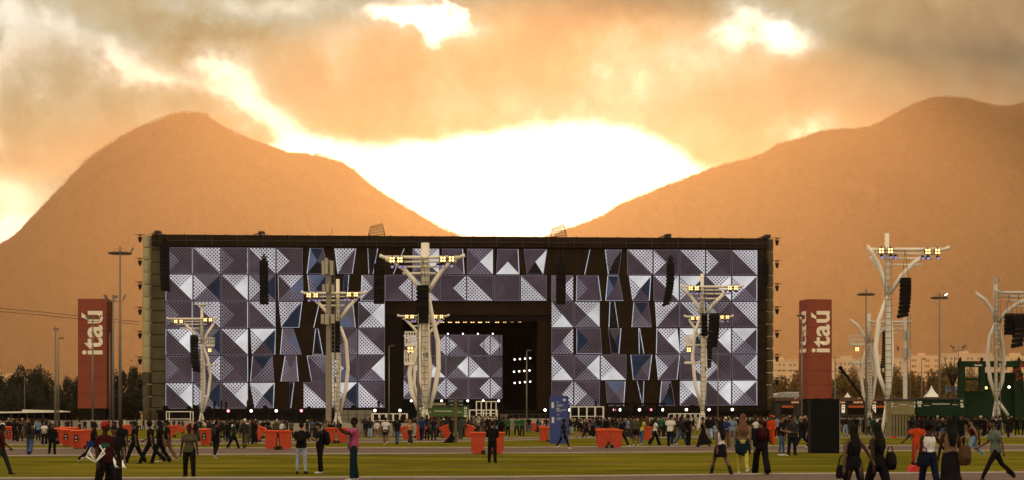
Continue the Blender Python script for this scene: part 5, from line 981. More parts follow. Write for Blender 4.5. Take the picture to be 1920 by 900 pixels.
def hand(q, J, t_, s):
    w_ = J['fa'+t_]; o = J['wr'+t_]; side = w_.cross(Vector((1, 0, 0)));
    if side.length < .2: side = w_.cross(Vector((0, 0, 1)))
    side.normalize(); nrm = w_.cross(side).normalized()
    pts = [o-w_*.01, o+w_*.03, o+w_*.085]; vs = []; q.tube(pts, [.024, .032, .036], 8)
    for k, (off, ln_, cu) in enumerate(((-.030, .068, .2), (-.010, .078, .25), (.010, .072, .3), (.029, .056, .4))):
        a = o+w_*.08+side*off; d1 = (w_+nrm*-cu*s).normalized(); b = a+d1*ln_*.5; d2 = (w_+nrm*-cu*2.2*s).normalized(); q.tube([a-w_*.02, a, b, b+d2*ln_*.5], [.011, .0105, .010, .008], 6)
    a = o+w_*.03-side*.025; d = (w_*.7-side*.75).normalized(); q.tube([o+w_*.02, a, a+d*.03, a+d*.03+(w_-side*.2).normalized()*.03], [.014, .013, .012, .009], 6)
def remesh(me, vox, name):
    o = bpy.data.objects.new('t', me); sc.collection.objects.link(o); m = o.modifiers.new('r', 'REMESH'); m.mode = 'VOXEL'; m.voxel_size = vox; m.use_smooth_shade = True
    sm = o.modifiers.new('s', 'SMOOTH'); sm.factor = .5; sm.iterations = 2
    dg = bpy.context.evaluated_depsgraph_get(); r = bpy.data.meshes.new_from_object(o.evaluated_get(dg)); bpy.data.objects.remove(o); r.name = name; return r
GC = {}
def leg_pts(J, t_): return [J['hip'+t_]+Vector((0, 0, .03)), J['hip'+t_].lerp(J['knee'+t_], .35), J['knee'+t_], J['knee'+t_].lerp(J['ankle'+t_], .35), J['ankle'+t_]]
def garment(pose, fem, kind):
    key = (pose, fem, kind)
    if key in GC: return GC[key]
    J = skeleton(pose, fem); ln = J['ln']; q = MB(); hipx = .158 if not fem else .168; wx = .135 if not fem else .115; cx = .168 if not fem else .148
    T = lambda e, z0=None: ([ln((0, .005, -.03)), ln((0, .0, .06)), J['waist'], ln((0, .005, .28)), J['chest'], ln((0, .012, .455)), J['neck']], [hipx*.9+e, hipx+e, wx+e, cx*.95+e, cx+.015+e, cx*.93+e, .06+e], [.105+e, .115+e, .095+e, .105+e, .108+e, .085+e, .055+e])
    if kind == 'body':
        a, b, c = T(0); loft(q, a, b, c); loft(q, [ln((0, .012, .47)), J['neck'], J['head']-Vector((0, 0, .05))], [.068, .053, .05], [.06, .055, .052])
        if fem:
            for s in (-1, 1): q.ball(ln((s*.07, -.085, .33)), .062, 8, 6)
        head_shape(q, J)
        for t_, s in (('L', 1), ('R', -1)):
            g = leg_pts(J, t_); loft(q, g, [.088, .085, .056, .056, .036], [.095, .09, .06, .062, .038], 10)
            A = J['ankle'+t_]; f = J['foot'+t_]; q.tube([A+Vector((0, .02, -.02)), A+f*.04+Vector((0, 0, -.045)), A+f*.12+Vector((0, 0, -.058)), A+f*.19+Vector((0, 0, -.065))], [.038, .036, .032, .018], 8)
            loft(q, [J['sh'+t_]+Vector((-s*.03, 0, .01)), J['sh'+t_]+(J['el'+t_]-J['sh'+t_])*.25, J['el'+t_], J['el'+t_].lerp(J['wr'+t_], .3), J['wr'+t_]], [.055, .048, .036, .037, .023], [.055, .05, .036, .037, .023], 9); hand(q, J, t_, s)
        o = q.build('person', M['skin']); r = remesh(o.data, .0115, 'body'); bpy.data.objects.remove(o)
    elif kind in ('tee', 'long', 'tank', 'jacket', 'vest'):
        e = {'tee': .024, 'long': .026, 'tank': .011, 'jacket': .042, 'vest': .02}[kind]; a, b, c = T(e)
        if kind == 'tank': a, b, c = a[1:-1], b[1:-1], c[1:-1]
        if kind in ('tee', 'long', 'jacket'): b[0] += .012; c[0] += .012; a[0] = ln((0, .005, -.07 if kind != 'jacket' else -.12))
        loft(q, a, b, c, 14)
        if fem:
            for s in (-1, 1): q.ball(ln((s*.07, -.088, .33)), .066+e*.5, 8, 6)
        if kind == 'tank':
            for s in (-1, 1): q.tube([ln((s*.10, -.06, .44)), ln((s*.10, 0, .53)), ln((s*.10, .06, .44))], .018, 5)
        for t_, s in (('L', 1), ('R', -1)):
            if kind in ('tee', 'long', 'jacket'):
                S, El, W = J['sh'+t_], J['el'+t_], J['wr'+t_]; r0 = .055+e; g = [S+Vector((-s*.05, 0, .012)), S+(El-S)*.2, S+(El-S)*(.62 if kind == 'tee' else 1)]; rr = [r0, r0, r0-.004 if kind == 'tee' else .040+e]
                if kind != 'tee': g += [El.lerp(W, .9)]; rr += [.027+e]
                loft(q, g, rr, rr, 10)
        if kind == 'jacket': q.tube([ln((-.07, .03, .50)), ln((0, .07, .51)), ln((.07, .03, .50))], .035, 7)
        o = q.build('top', M['skin']); r = remesh(o.data, .017, kind); bpy.data.objects.remove(o)
    elif kind in ('trousers', 'shorts', 'wide', 'leggings'):
        e = {'trousers': .016, 'shorts': .026, 'wide': .024, 'leggings': .006}[kind]; loft(q, [ln((0, 0, .13)), ln((0, 0, .06)), J['pelvis']+Vector((0, .005, -.03)), J['pelvis']+Vector((0, .005, -.09))], [wx+.02+e, hipx+e*.7, hipx+e, hipx*.8+e], [.10+e*.5, .115+e, .118+e, .10+e], 14)
        for t_ in 'LR':
            g = leg_pts(J, t_); n_ = 3 if kind == 'shorts' else 5; rr = {'trousers': [.100, .104, .082, .078, .070], 'shorts': [.10, .105, .09], 'wide': [.10, .105, .095, .10, .105], 'leggings': [.092, .090, .061, .062, .042]}[kind]
            if kind == 'shorts': g = [g[0], g[1], J['hip'+t_].lerp(J['knee'+t_], .72)]
            else: g[-1] = J['knee'+t_].lerp(J['ankle'+t_], 1.06 if kind != 'leggings' else 1.0)
            loft(q, g[:n_], rr, rr, 11)
        o = q.build('bottom', M['skin']); r = remesh(o.data, .017, kind); bpy.data.objects.remove(o)
    elif kind in ('skirt', 'mini'):
        z1 = .14 if kind == 'skirt' else J['pelvis'].z-.30; P0 = J['pelvis']; mid = (J['kneeL']+J['kneeR'])/2; lo = (J['ankleL']+J['ankleR'])/2
        spr = abs(J['ankleL'].y-J['ankleR'].y)/2 if kind == 'skirt' else 0; sprk = abs(J['kneeL'].y-J['kneeR'].y)/2
        if kind == 'skirt': loft(q, [ln((0, 0, .14)), ln((0, 0, .02)), P0.lerp(mid, .5), mid, Vector((lo.x, lo.y+.02, z1))], [wx+.02, hipx+.02, hipx+.04, hipx+.05, hipx+.11], [.11, .135, .15+sprk*.5, .14+sprk, .15+spr], 18)
        else: loft(q, [ln((0, 0, .14)), ln((0, 0, .02)), P0+Vector((0, 0, -.08)), Vector((0, P0.y, z1))], [wx+.02, hipx+.02, hipx+.03, hipx+.05], [.11, .135, .145, .15+sprk*.4], 18)
        o = q.build('bottom', M['skin']); r = remesh(o.data, .018, kind); bpy.data.objects.remove(o)
    elif kind in ('short', 'longhair', 'bun', 'curly', 'cap', 'pony', 'hat', 'capback'):
        c = J['head']
        big = {'curly': 1.3}.get(kind, 1.0); vs = []; n = 16; rings = 8
        for i in range(rings):
            f = i/(rings-1); z = lerp(.012, .128, f); r = math.sqrt(max(0, 1-((z-.0)/.132)**2))*big
            for j in range(n): th = 2*PI*j/n; vs.append(c+Vector((math.cos(th)*.084*r, math.sin(th)*.102*r+.010, z*big)))
        q.add(vs, [(i*n+j, i*n+(j+1) % n, (i+1)*n+(j+1) % n, (i+1)*n+j) for i in range(rings-1) for j in range(n)]+[tuple(range(n-1, -1, -1)), tuple(range((rings-1)*n, rings*n))])
        loft(q, [c+Vector((0, .045, .06)), c+Vector((0, .052, -.01)), c+Vector((0, .05, -.065))], [.076*big, .076*big, .055], [.058*big, .052*big, .035], 12)
        if kind in ('longhair',): loft(q, [c+Vector((0, .04, .07)), c+Vector((0, .06, -.06)), ln((0, .12, .46)), ln((0, .145, .34)), ln((0, .13, .20))], [.08, .095, .11, .10, .05], [.06, .055, .035, .03, .018], 12)
        if kind == 'pony': q.tube([c+Vector((0, .09, .05)), c+Vector((0, .15, .02)), c+Vector((0, .15, -.12)), c+Vector((0, .12, -.24))], [.025, .035, .032, .012], 8)
        if kind == 'bun': q.ball(c+Vector((0, .06, .125)), .045, 9, 7)
        if kind == 'curly': q.ball(c+Vector((0, .03, .0)), .098, 12, 9)
        if kind in ('cap', 'hat', 'capback'):
            s = -1 if kind != 'capback' else 1
            if kind == 'hat': loft(q, [c+Vector((0, 0, .05)), c+Vector((0, 0, .065))], [.17, .165], [.18, .175], 18)
            else: q.add([c+Vector((x, s*y, z)) for x, y, z in ((-.07, .07, .05), (.07, .07, .05), (.05, .175, .045), (-.05, .175, .045), (-.07, .07, .062), (.07, .07, .062), (.05, .175, .055), (-.05, .175, .055))], [(0, 3, 2, 1), (4, 5, 6, 7), (0, 1, 5, 4), (1, 2, 6, 5), (2, 3, 7, 6), (3, 0, 4, 7)])
        o = q.build('hair', M['skin'], None, True); r = remesh(o.data, .012, kind) if kind not in ('cap', 'hat', 'capback') else o.data; bpy.data.objects.remove(o)
    elif kind == 'shoes':
        for t_ in 'LR':
            A = J['ankle'+t_]; f = J['foot'+t_]; u = Vector((0, 0, 1)); lat = f.cross(u).normalized(); up = lat.cross(f).normalized(); vs = []
            prof = [(-.06, .034, .085), (0, .040, .09), (.07, .043, .062), (.14, .045, .045), (.19, .034, .035), (.21, .018, .022)]
            for d, hw_, h in prof: b = A+f*d-up*.083; vs += [b-lat*hw_, b+lat*hw_, b+lat*hw_*.8+up*h, b-lat*hw_*.8+up*h]
            q.add(vs, [(0, 1, 2, 3), (23, 22, 21, 20)]+[(4*i+j, 4*i+4+j, 4*i+4+(j+1) % 4, 4*i+(j+1) % 4) for i in range(5) for j in range(4)])
        o = q.build('shoes', M['skin']); r = o.data; bpy.data.objects.remove(o)
    elif kind == 'boots':
        for t_ in 'LR':
            A = J['ankle'+t_]; f = J['foot'+t_]; loft(q, [J['knee'+t_].lerp(A, .5), J['knee'+t_].lerp(A, .8), A], [.058, .052, .048], [.06, .056, .05], 10); q.tube([A+Vector((0, .03, -.04)), A+f*.06+Vector((0, 0, -.045)), A+f*.14+Vector((0, 0, -.052)), A+f*.21+Vector((0, 0, -.06))], [.046, .045, .04, .024], 9)
        o = q.build('shoes', M['skin']); r = remesh(o.data, .014, 'boots'); bpy.data.objects.remove(o)
    for p in r.polygons: p.use_smooth = True
    GC[key] = r; return r
COL = dict(black=(.008, .007, .008), charcoal=(.022, .021, .022), navy=(.007, .009, .022), blue=(.012, .030, .11), lightblue=(.13, .21, .32), denim=(.045, .075, .14), paledenim=(.26, .32, .42), white=(.55, .52, .48), grey=(.13, .13, .12), greyblue=(.14, .20, .26), olive=(.06, .055, .03),
     green=(.018, .085, .035), darkgreen=(.012, .035, .022), red=(.24, .015, .015), darkred=(.035, .005, .007), orange=(.42, .045, .012), pink=(.34, .06, .14), tan=(.14, .085, .045), beige=(.38, .28, .18), yellow=(.42, .36, .07), teal=(.006, .018, .026), brown=(.07, .035, .018), mint=(.085, .115, .085), rust=(.12, .04, .02), peach=(.48, .22, .14))
CM = {}
def cm(c):
    if c not in CM: CM[c] = mat('cloth_'+c, COL[c], .85, var=.30, scale=9); CM[c].node_tree.nodes['Principled BSDF'].inputs['Specular IOR Level'].default_value = .05
    return CM[c]
SK = [mat('skin_deep', (.035, .017, .010), .6), mat('skin_brown', (.095, .046, .025), .55), mat('skin_tan', (.20, .105, .06), .55)]; M['skin'] = SK[1]
HC = dict(black=mat('hair_black', (.006, .005, .004), .6), brown=mat('hair_brown', (.035, .016, .008), .6), auburn=mat('hair_auburn', (.10, .030, .012), .55), blond=mat('hair_blond', (.30, .17, .06), .55), red=cm('red'), white=cm('white'), blue=cm('blue'), orange=cm('orange'), beige=cm('beige'))
SOLE = {'w': mat('shoe_white', (.50, .48, .45), .6), 'b': mat('shoe_black', (.010, .010, .010), .6)}
def hy(px): return HY-(px-960)*.0035
def part_of(p, name, me, m):
    o = bpy.data.objects.new(name, me); sc.collection.objects.link(o)
    if p is not None: o.parent = p
    if not me.materials: me.materials.append(m)
    o.material_slots[0].link = 'OBJECT'; o.material_slots[0].material = m; return o
def person(px, feet, head, pose='stand', face=0, top=('tee', 'black'), bot=('trousers', 'black'), hair=('short', 'black'), fem=False, skin=1, shoe='b', label='', group=None, loc=None, ht=None):
    h0 = hy(px); Y = CH*F/(feet-h0) if loc is None else loc[1]
    H = ht or (CH+(h0-head)/F*Y); H = min(max(H, 1.5), 1.93)
    o = part_of(None, 'person', garment(pose, fem, 'body'), SK[skin]); part_of(o, 'shirt' if top[0] != 'jacket' else 'jacket', garment(pose, fem, top[0]), cm(top[1]))
    part_of(o, {'skirt': 'skirt', 'mini': 'skirt', 'shorts': 'shorts'}.get(bot[0], 'trousers'), garment(pose, fem, bot[0]), cm(bot[1])); part_of(o, 'hair' if hair[0] not in ('cap', 'hat', 'capback') else 'cap', garment(pose, fem, hair[0]), HC[hair[1]])
    b = 'boots' if shoe == 'B' else 'shoes'; part_of(o, b, garment(pose, fem, b), SOLE['w' if shoe == 'w' else 'b'])
    o.location = loc or (X(px, Y), Y, 0); k = H/1.76; o.scale = (k*random.uniform(.97, 1.05),)*2+(k,); o.rotation_euler = (0, 0, math.radians(face)); tag(o, label, 'person', group); return o
FG = [
 (2, 893, 795, 'walk', 100, ('tee', 'darkred'), ('trousers', 'charcoal'), ('short', 'black'), 0, 0, 'b', 'person in dark red shirt walking, cut by the left edge'),
 (56, 857, 795, 'step', 175, ('long', 'charcoal'), ('wide', 'denim'), ('longhair', 'black'), 1, 1, 'b', 'woman with long hair in wide blue jeans seen from behind'),
 (98, 857, 797, 'step', 20, ('long', 'black'), ('trousers', 'black'), ('longhair', 'black'), 1, 1, 'b', 'woman all in black with long hair walking before the thick pole'),
 (83, 838, 796, 'hold', 10, ('tee', 'white'), ('wide', 'black'), ('bun', 'black'), 1, 2, 'w', 'woman in white top and black wide trousers left of the thick pole'),
 (28, 831, 790, 'stand', 185, ('tee', 'black'), ('trousers', 'black'), ('short', 'black'), 0, 0, 'b', 'man in black standing apart with his back turned at far left'),
 (38, 831, 791, 'behind', 182, ('tee', 'black'), ('trousers', 'charcoal'), ('short', 'black'), 0, 2, 'b', 'man in black with hands joined behind his back'),
 (72, 829, 789, 'stand', 170, ('tee', 'greyblue'), ('trousers', 'navy'), ('short', 'black'), 0, 1, 'b', 'person in grey blue shirt among the far left crowd'),
 (175, 872, 790, 'stride', 90, ('tee', 'black'), ('trousers', 'black'), ('short', 'black'), 0, 0, 'w', 'man in black striding right behind the man with red cap'),
 (226, 880, 789, 'step', 15, ('tee', 'black'), ('trousers', 'black'), ('short', 'black'), 0, 0, 'b', 'tall man in black behind the white logo cap'),
 (253, 871, 789, 'walk', -95, ('tee', 'black'), ('trousers', 'black'), ('short', 'black'), 0, 1, 'b', 'bearded man in black tee walking left ahead of the group of four'),
 (283, 872, 787, 'stride', -100, ('tee', 'black'), ('trousers', 'black'), ('curly', 'black'), 0, 1, 'b', 'man in black with full curly hair, second of the walking group'),
 (300, 871, 787, 'walk', -80, ('tee', 'black'), ('trousers', 'black'), ('longhair', 'black'), 0, 0, 'b', 'person in black with long hair, third of the walking group'),
 (314, 868, 787, 'walk', -90, ('tee', 'black'), ('trousers', 'tan'), ('short', 'black'), 0, 1, 'w', 'man in black shirt and tan trousers, last of the walking group'),
 (355, 899, 797, 'guard', 3, ('tee', 'olive'), ('trousers', 'black'), ('bun', 'black'), 1, 0, 'b', 'guard in grey olive shirt and black trousers walking towards the viewer'),
 (405, 861, 790, 'step', 160, ('tee', 'black'), ('trousers', 'black'), ('short', 'black'), 0, 1, 'w', 'man in black with a small backpack right of the guard'),
 (438, 843, 790, 'walk', 100, ('tee', 'darkgreen'), ('trousers', 'black'), ('short', 'black'), 0, 1, 'b', 'person in dark green tee walking right beside the white cap'),
 (459, 843, 786, 'step', 170, ('long', 'charcoal'), ('trousers', 'olive'), ('cap', 'white'), 0, 1, 'b', 'person in white cap and dark jacket in the left crowd'),
 (469, 834, 790, 'stand', 30, ('long', 'olive'), ('trousers', 'olive'), ('longhair', 'blond'), 1, 2, 'b', 'person with long orange blond hair next to the white cap'),
 (477, 834, 788, 'stand', -20, ('long', 'black'), ('skirt', 'black'), ('longhair', 'black'), 1, 1, 'b', 'woman in long black dress right of the orange blond hair'),
 (425, 830, 788, 'stride', 60, ('long', 'olive'), ('trousers', 'charcoal'), ('short', 'brown'), 0, 2, 'w', 'person in olive jacket left of the dark green tee'),
 (565, 890, 792, 'phone', 178, ('tee', 'black'), ('leggings', 'paledenim'), ('short', 'black'), 0, 2, 'b', 'man in black tee and light jeans seen from behind on the near lawn'),
 (600, 889, 794, 'phone', -75, ('tee', 'black'), ('trousers', 'black'), ('short', 'black'), 0, 2, 'w', 'man in black looking at his phone with a round backpack'),
 (663, 902, 783, 'photo', -75, ('tee', 'pink'), ('trousers', 'teal'), ('short', 'black'), 0, 0, 'w', 'bearded man in pink shirt raising a phone, grey sweater on his shoulder'),
 (723, 835, 783, 'step', 175, ('tee', 'white'), ('shorts', 'charcoal'), ('short', 'black'), 0, 1, 'w', 'person in white tee and shorts walking away left of the blonde'),
 (745, 835, 784, 'step', 165, ('tee', 'black'), ('trousers', 'denim'), ('short', 'black'), 0, 1, 'b', 'person in black shirt and blue jeans left of the blonde'),
 (769, 833, 786, 'walk', -30, ('tank', 'peach'), ('wide', 'charcoal'), ('longhair', 'blond'), 1, 2, 'w', 'blonde woman in pink top and dark trousers before tilted bins'),
 (791, 827, 780, 'step', 165, ('tee', 'blue'), ('trousers', 'navy'), ('short', 'black'), 0, 1, 'b', 'man in bright blue shirt at the green kiosk'),
 (813, 827, 782, 'stand', 175, ('tee', 'navy'), ('trousers', 'charcoal'), ('short', 'black'), 0, 1, 'b', 'man in navy shirt with a strap before the green kiosk'),
 (801, 825, 783, 'stand', 150, ('tee', 'brown'), ('trousers', 'black'), ('longhair', 'black'), 1, 1, 'b', 'woman in brown top between the blue and navy shirts'),
 (923, 868, 789, 'hold', 172, ('long', 'black'), ('trousers', 'black'), ('short', 'black'), 0, 2, 'b', 'lone man in black standing before the pair of orange bins'),
 (952, 819, 781, 'stand', 190, ('tee', 'green'), ('trousers', 'black'), ('short', 'black'), 0, 1, 'w', 'person in green shirt standing nearest the lone man in black'),
 (969, 818, 782, 'hips', 185, ('tee', 'green'), ('trousers', 'black'), ('short', 'black'), 0, 1, 'w', 'person in green shirt with hands on hips, middle of three greens'),
 (979, 818, 780, 'stand', 175, ('tee', 'green'), ('trousers', 'charcoal'), ('short', 'brown'), 0, 2, 'b', 'person in green shirt standing closest to the opening lamp post'),
 (992, 811, 781, 'stand', 180, ('tee', 'black'), ('trousers', 'denim'), ('short', 'black'), 0, 1, 'b', 'person in black top and jeans right of the green shirts'),
 (1056, 841, 783, 'walk', 80, ('tee', 'black'), ('leggings', 'black'), ('bun', 'black'), 1, 0, 'w', 'woman in black walking right before the blue sign'),
 (1089, 821, 783, 'stride', -80, ('long', 'black'), ('shorts', 'brown'), ('short', 'black'), 0, 2, 'b', 'person in black walking left, first of the close pair right of the blue sign'),
 (1101, 821, 781, 'stride', -85, ('tee', 'charcoal'), ('trousers', 'black'), ('longhair', 'blond'), 1, 2, 'b', 'person with fair hair walking left in the pair right of the blue sign'),
 (1165, 836, 780, 'stride', 70, ('jacket', 'black'), ('trousers', 'black'), ('short', 'black'), 0, 1, 'w', 'person in black jacket walking behind the right bin pair'),
 (1177, 823, 777, 'stride', 85, ('tee', 'lightblue'), ('trousers', 'charcoal'), ('capback', 'black' if 0 else 'brown'), 0, 1, 'b', 'person in light blue shirt striding right beyond the right bin pair'),
 (1192, 835, 778, 'stand', 180, ('long', 'olive'), ('shorts', 'black'), ('short', 'black'), 0, 1, 'w', 'person in dark olive jacket and shorts seen from behind'),
 (1203, 834, 778, 'walk', 150, ('tee', 'yellow'), ('trousers', 'denim'), ('longhair', 'brown'), 1, 2, 'w', 'woman in pale yellow top and jeans beside the olive jacket'),
 (1211, 824, 778, 'step', 60, ('long', 'brown'), ('shorts', 'brown'), ('longhair', 'brown'), 1, 2, 'b', 'woman in brown top with bare legs right of the yellow top'),
 (1228, 834, 781, 'walk', 100, ('tee', 'white'), ('wide', 'black'), ('longhair', 'black'), 1, 1, 'b', 'woman in white tee with a black jacket over her arm'),
 (1243, 816, 783, 'stand', 160, ('long', 'white'), ('shorts', 'brown'), ('longhair', 'black'), 1, 2, 'b', 'woman in white long sleeves left of the big white tee'),
 (1257, 838, 776, 'step', 170, ('tee', 'white'), ('trousers', 'navy'), ('short', 'black'), 0, 1, 'w', 'man in loose white tee and navy jeans walking away'),
 (1277, 836, 776, 'walk', 80, ('long', 'charcoal'), ('trousers', 'denim'), ('longhair', 'black'), 0, 1, 'w', 'person in charcoal jacket and blue jeans right of the white tee'),
 (1291, 836, 774, 'stand', 120, ('tee', 'black'), ('trousers', 'black'), ('short', 'black'), 0, 1, 'b', 'man in black reading a phone right of the charcoal jacket'),
 (1300, 806, 777, 'stride', 90, ('long', 'black'), ('trousers', 'black'), ('short', 'black'), 0, 1, 'b', 'small far figure in black striding before the right barriers'),
 (1319, 837, 778, 'walk', -90, ('tank', 'black'), ('skirt', 'black'), ('capback', 'blue'), 1, 1, 'b', 'woman in long black dress with a blue cap'),
 (1351, 891, 783, 'walk', -150, ('tank', 'white'), ('mini', 'black'), ('longhair', 'black'), 1, 1, 'B', 'woman in white tank top, black skirt and boots with long dark hair'),
 (1373, 836, 777, 'stand', 175, ('tee', 'greyblue'), ('trousers', 'grey'), ('short', 'black'), 0, 1, 'b', 'man in grey blue tee between the boots and the yellow leggings'),
 (1361, 838, 780, 'hold', -20, ('tee', 'blue'), ('trousers', 'rust'), ('cap', 'white'), 0, 2, 'b', 'person with white cap and bright blue shirt by the grey blue tee'),
 (1393, 889, 773, 'step', 172, ('tank', 'tan'), ('leggings', 'yellow'), ('longhair', 'auburn'), 1, 2, 'w', 'woman in bright yellow leggings with very long reddish hair'),
 (1427, 889, 778, 'walk', -175, ('jacket', 'black'), ('wide', 'black'), ('short', 'brown'), 1, 1, 'b', 'woman in black jacket and wide trousers right of the yellow leggings'),
 (1418, 830, 779, 'walk', -60, ('tee', 'white'), ('shorts', 'denim'), ('short', 'black'), 0, 1, 'w', 'person in white tee leaning beyond the black jacket woman'),
 (1447, 833, 774, 'step', -20, ('long', 'orange'), ('trousers', 'orange'), ('hat', 'orange'), 0, 1, 'b', 'worker in orange overalls left of the man in blue jeans'),
 (1466, 853, 777, 'hold', 60, ('tee', 'black'), ('leggings', 'denim'), ('short', 'brown'), 0, 2, 'w', 'man in black tee and blue jeans left of the black box'),
 (1485, 852, 779, 'hold', 10, ('jacket', 'charcoal'), ('trousers', 'navy'), ('short', 'black'), 0, 1, 'b', 'man in dark hooded jacket facing the viewer left of the black box'),
 (1504, 838, 771, 'stride', -75, ('long', 'black'), ('trousers', 'navy'), ('short', 'blond'), 0, 2, 'w', 'man with blond crest hair in black nearest the black box'),
 (1515, 837, 777, 'step', -60, ('long', 'black'), ('trousers', 'black'), ('longhair', 'brown'), 1, 2, 'w', 'woman in black partly hidden beside the black box'),
 (1690, 813, 781, 'stride', 100, ('tee', 'navy'), ('trousers', 'charcoal'), ('short', 'black'), 0, 1, 'w', 'small figure in navy with white shoes striding under the khaki kiosk'),
 (1720, 873, 783, 'carry', -8, ('tee', 'orange'), ('trousers', 'orange'), ('short', 'black'), 0, 0, 'b', 'cleaner in orange uniform with sunglasses facing the viewer'),
 (1802, 838, 773, 'photo', 5, ('long', 'black'), ('trousers', 'black'), ('short', 'black'), 0, 1, 'b', 'man in black raising both hands to his face below the green gate'),
 (1824, 856, 779, 'stride', -80, ('tank', 'darkred'), ('trousers', 'lightblue'), ('bun', 'black'), 1, 2, 'w', 'woman in light blue jeans walking left with a dark jacket at her hip'),
 (1838, 816, 774, 'step', -60, ('tee', 'charcoal'), ('trousers', 'black'), ('short', 'black'), 1, 2, 'b', 'woman in charcoal tee walking left of the right edge tower'),
 (1847, 816, 773, 'step', 150, ('tank', 'black'), ('wide', 'black'), ('short', 'black'), 1, 1, 'w', 'woman in sleeveless black top below the right edge tower'),
 (1867, 900, 775, 'stride', -85, ('tee', 'mint'), ('leggings', 'black'), ('pony', 'black'), 1, 1, 'b', 'woman in mint green tee and black jeans walking left at the right edge'),
 (1907, 813, 771, 'step', 170, ('tee', 'black'), ('trousers', 'black'), ('short', 'black'), 0, 1, 'b', 'man in black walking away near the right edge'),
 (1919, 813, 768, 'step', -90, ('long', 'black'), ('trousers', 'black'), ('short', 'black'), 0, 1, 'b', 'person in black cut by the right edge'),
 (1712, 817, 774, 'stand', 180, ('long', 'charcoal'), ('trousers', 'black'), ('hat', 'red'), 0, 1, 'b', 'person with bright red hat in front of the two self service kiosks'),
]
NEAR = [  # feet below the picture: px, distance, head row, ...
 (197, 40.0, 790, 'guard', 70, ('tee', 'darkred'), ('trousers', 'black'), ('cap', 'red'), 0, 0, 'b', 'man with bright red cap carrying a folding frame'),
 (213, 42.5, 798, 'step', 25, ('tee', 'black'), ('trousers', 'black'), ('cap', 'black'), 0, 1, 'b', 'man in black with white logo cap beside the red cap'),
 (1601, 36.5, 790, 'reach', -165, ('tank', 'black'), ('leggings', 'black'), ('longhair', 'black'), 1, 1, 'b', 'large woman figure in sleeveless black with long hair, first right of the black box'),
 (1646, 37.5, 784, 'walk', -150, ('tank', 'black'), ('trousers', 'black'), ('longhair', 'black'), 1, 0, 'b', 'large woman figure in black with a hanging bag, second right of the black box'),
 (1742, 43.0, 784, 'reach', -172, ('tank', 'white'), ('trousers', 'navy'), ('curly', 'black'), 1, 0, 'b', 'woman in white sleeveless top and blue jeans with black curls'),
 (1782, 41.0, 778, 'step', -170, ('tank', 'tan'), ('skirt', 'black'), ('longhair', 'black'), 1, 0, 'b', 'woman in long black skirt with very long hair tied in a pale band'),
]
HC['black cap'] = cm('black')
names = {}
for i, a in enumerate(FG): names[a[0]] = person(a[0], a[1], a[2], a[3], a[4], a[5], a[6], a[7], bool(a[8]), a[9], a[10], a[11])
for a in NEAR:
    Y = a[1]; H = CH+(hy(a[0])-a[2])/F*Y; names[a[0]] = person(a[0], 0, a[2], a[3], a[4], a[5], a[6], a[7], bool(a[8]), a[9], a[10], a[11], loc=(X(a[0], Y), Y, 0), ht=H)
# ---- things carried
def local(p, v): return p.matrix_basis @ Vector(v)
def backpack(p, m, label, s=1.0, off=(0, .20, .30), hang=False):
    r = thing('backpack', (0, 0, 0), label, 'backpack'); r.matrix_basis = p.matrix_basis @ Matrix.Translation(Vector((off[0], off[1], .93+off[2]))) @ Matrix.Scale(s, 4)
    q = MB(); loft(q, [(0, 0, -.22), (0, .01, -.18), (0, .02, 0), (0, .01, .16), (0, -.01, .21)], [.12, .155, .165, .14, .07], [.07, .10, .105, .085, .04], 14); q.build('bag_body', m, r, True); q = MB(); loft(q, [(0, .10, -.15), (0, .115, -.07), (0, .10, 0)], [.08, .11, .09], [.02, .035, .02], 12); q.build('pocket', m, r, True)
    q = MB()
    for x in (-.1, .1): q.tube([(x, -.05, .17), (x, -.12, .24), (x*1.1, -.26, .20), (x*1.15, -.30, 0), (x, -.10, -.15)] if not hang else [(x, 0, .18), (x*.5, -.02, .36)], .015, 5)
    q.build('strap', m, r, True); return r
cb = cm('black'); cc = cm('charcoal')
backpack(names[600], cb, 'round black backpack worn by the man looking at his phone', 1.1); backpack(names[405], cc, 'small dark backpack worn by the man right of the guard', .8); backpack(names[565], cb, 'flat black backpack worn by the man in light jeans', .75, (0, .16, .26))
backpack(names[1427], cm('darkred'), 'dark red backpack worn by the woman in black jacket', .8); backpack(names[1782], cm('brown'), 'brown backpack hanging at the hip of the woman in long black skirt', .95, (-.28, .1, .02), True)
backpack(names[1646], cb, 'black bag hanging from the second woman right of the black box', .8, (-.24, .10, .0), True)
def handbag(p, off, m, label, s=1.0, name='handbag'):
    r = thing(name, (0, 0, 0), label, 'bag'); r.matrix_basis = p.matrix_basis @ Matrix.Translation(Vector(off)) @ Matrix.Scale(s, 4); q = MB(); loft(q, [(0, 0, -.12), (0, 0, -.08), (0, 0, .06), (0, 0, .10)], [.12, .14, .12, .10], [.03, .05, .045, .02], 12); q.build('bag_body', m, r, True)
    q = MB(); q.tube([(-.09, 0, .09), (-.06, 0, .22), (0, 0, .27), (.06, 0, .22), (.09, 0, .09)], .012, 5); q.build('handle', m, r, True); return r
handbag(names[98], (.24, -.02, .72), cb, 'black handbag of the woman all in black before the thick pole'); handbag(names[1056], (-.25, .0, .75), cm('denim'), 'blue bag carried by the woman before the blue sign', 1.3); handbag(names[1867], (-.22, .12, .86), cc, 'dark shoulder bag of the woman in mint green tee', 1.2)
handbag(names[253], (.23, -.15, .62), cc, 'dark bag held by the bearded man walking left'); handbag(names[1601], (.20, -.06, .78), cb, 'dark jacket and bag bundle over the arm of the first woman', 1.25); handbag(names[1742], (.2, .16, .82), cm('navy'), 'navy shoulder bag of the woman in white sleeveless top', 1.2)
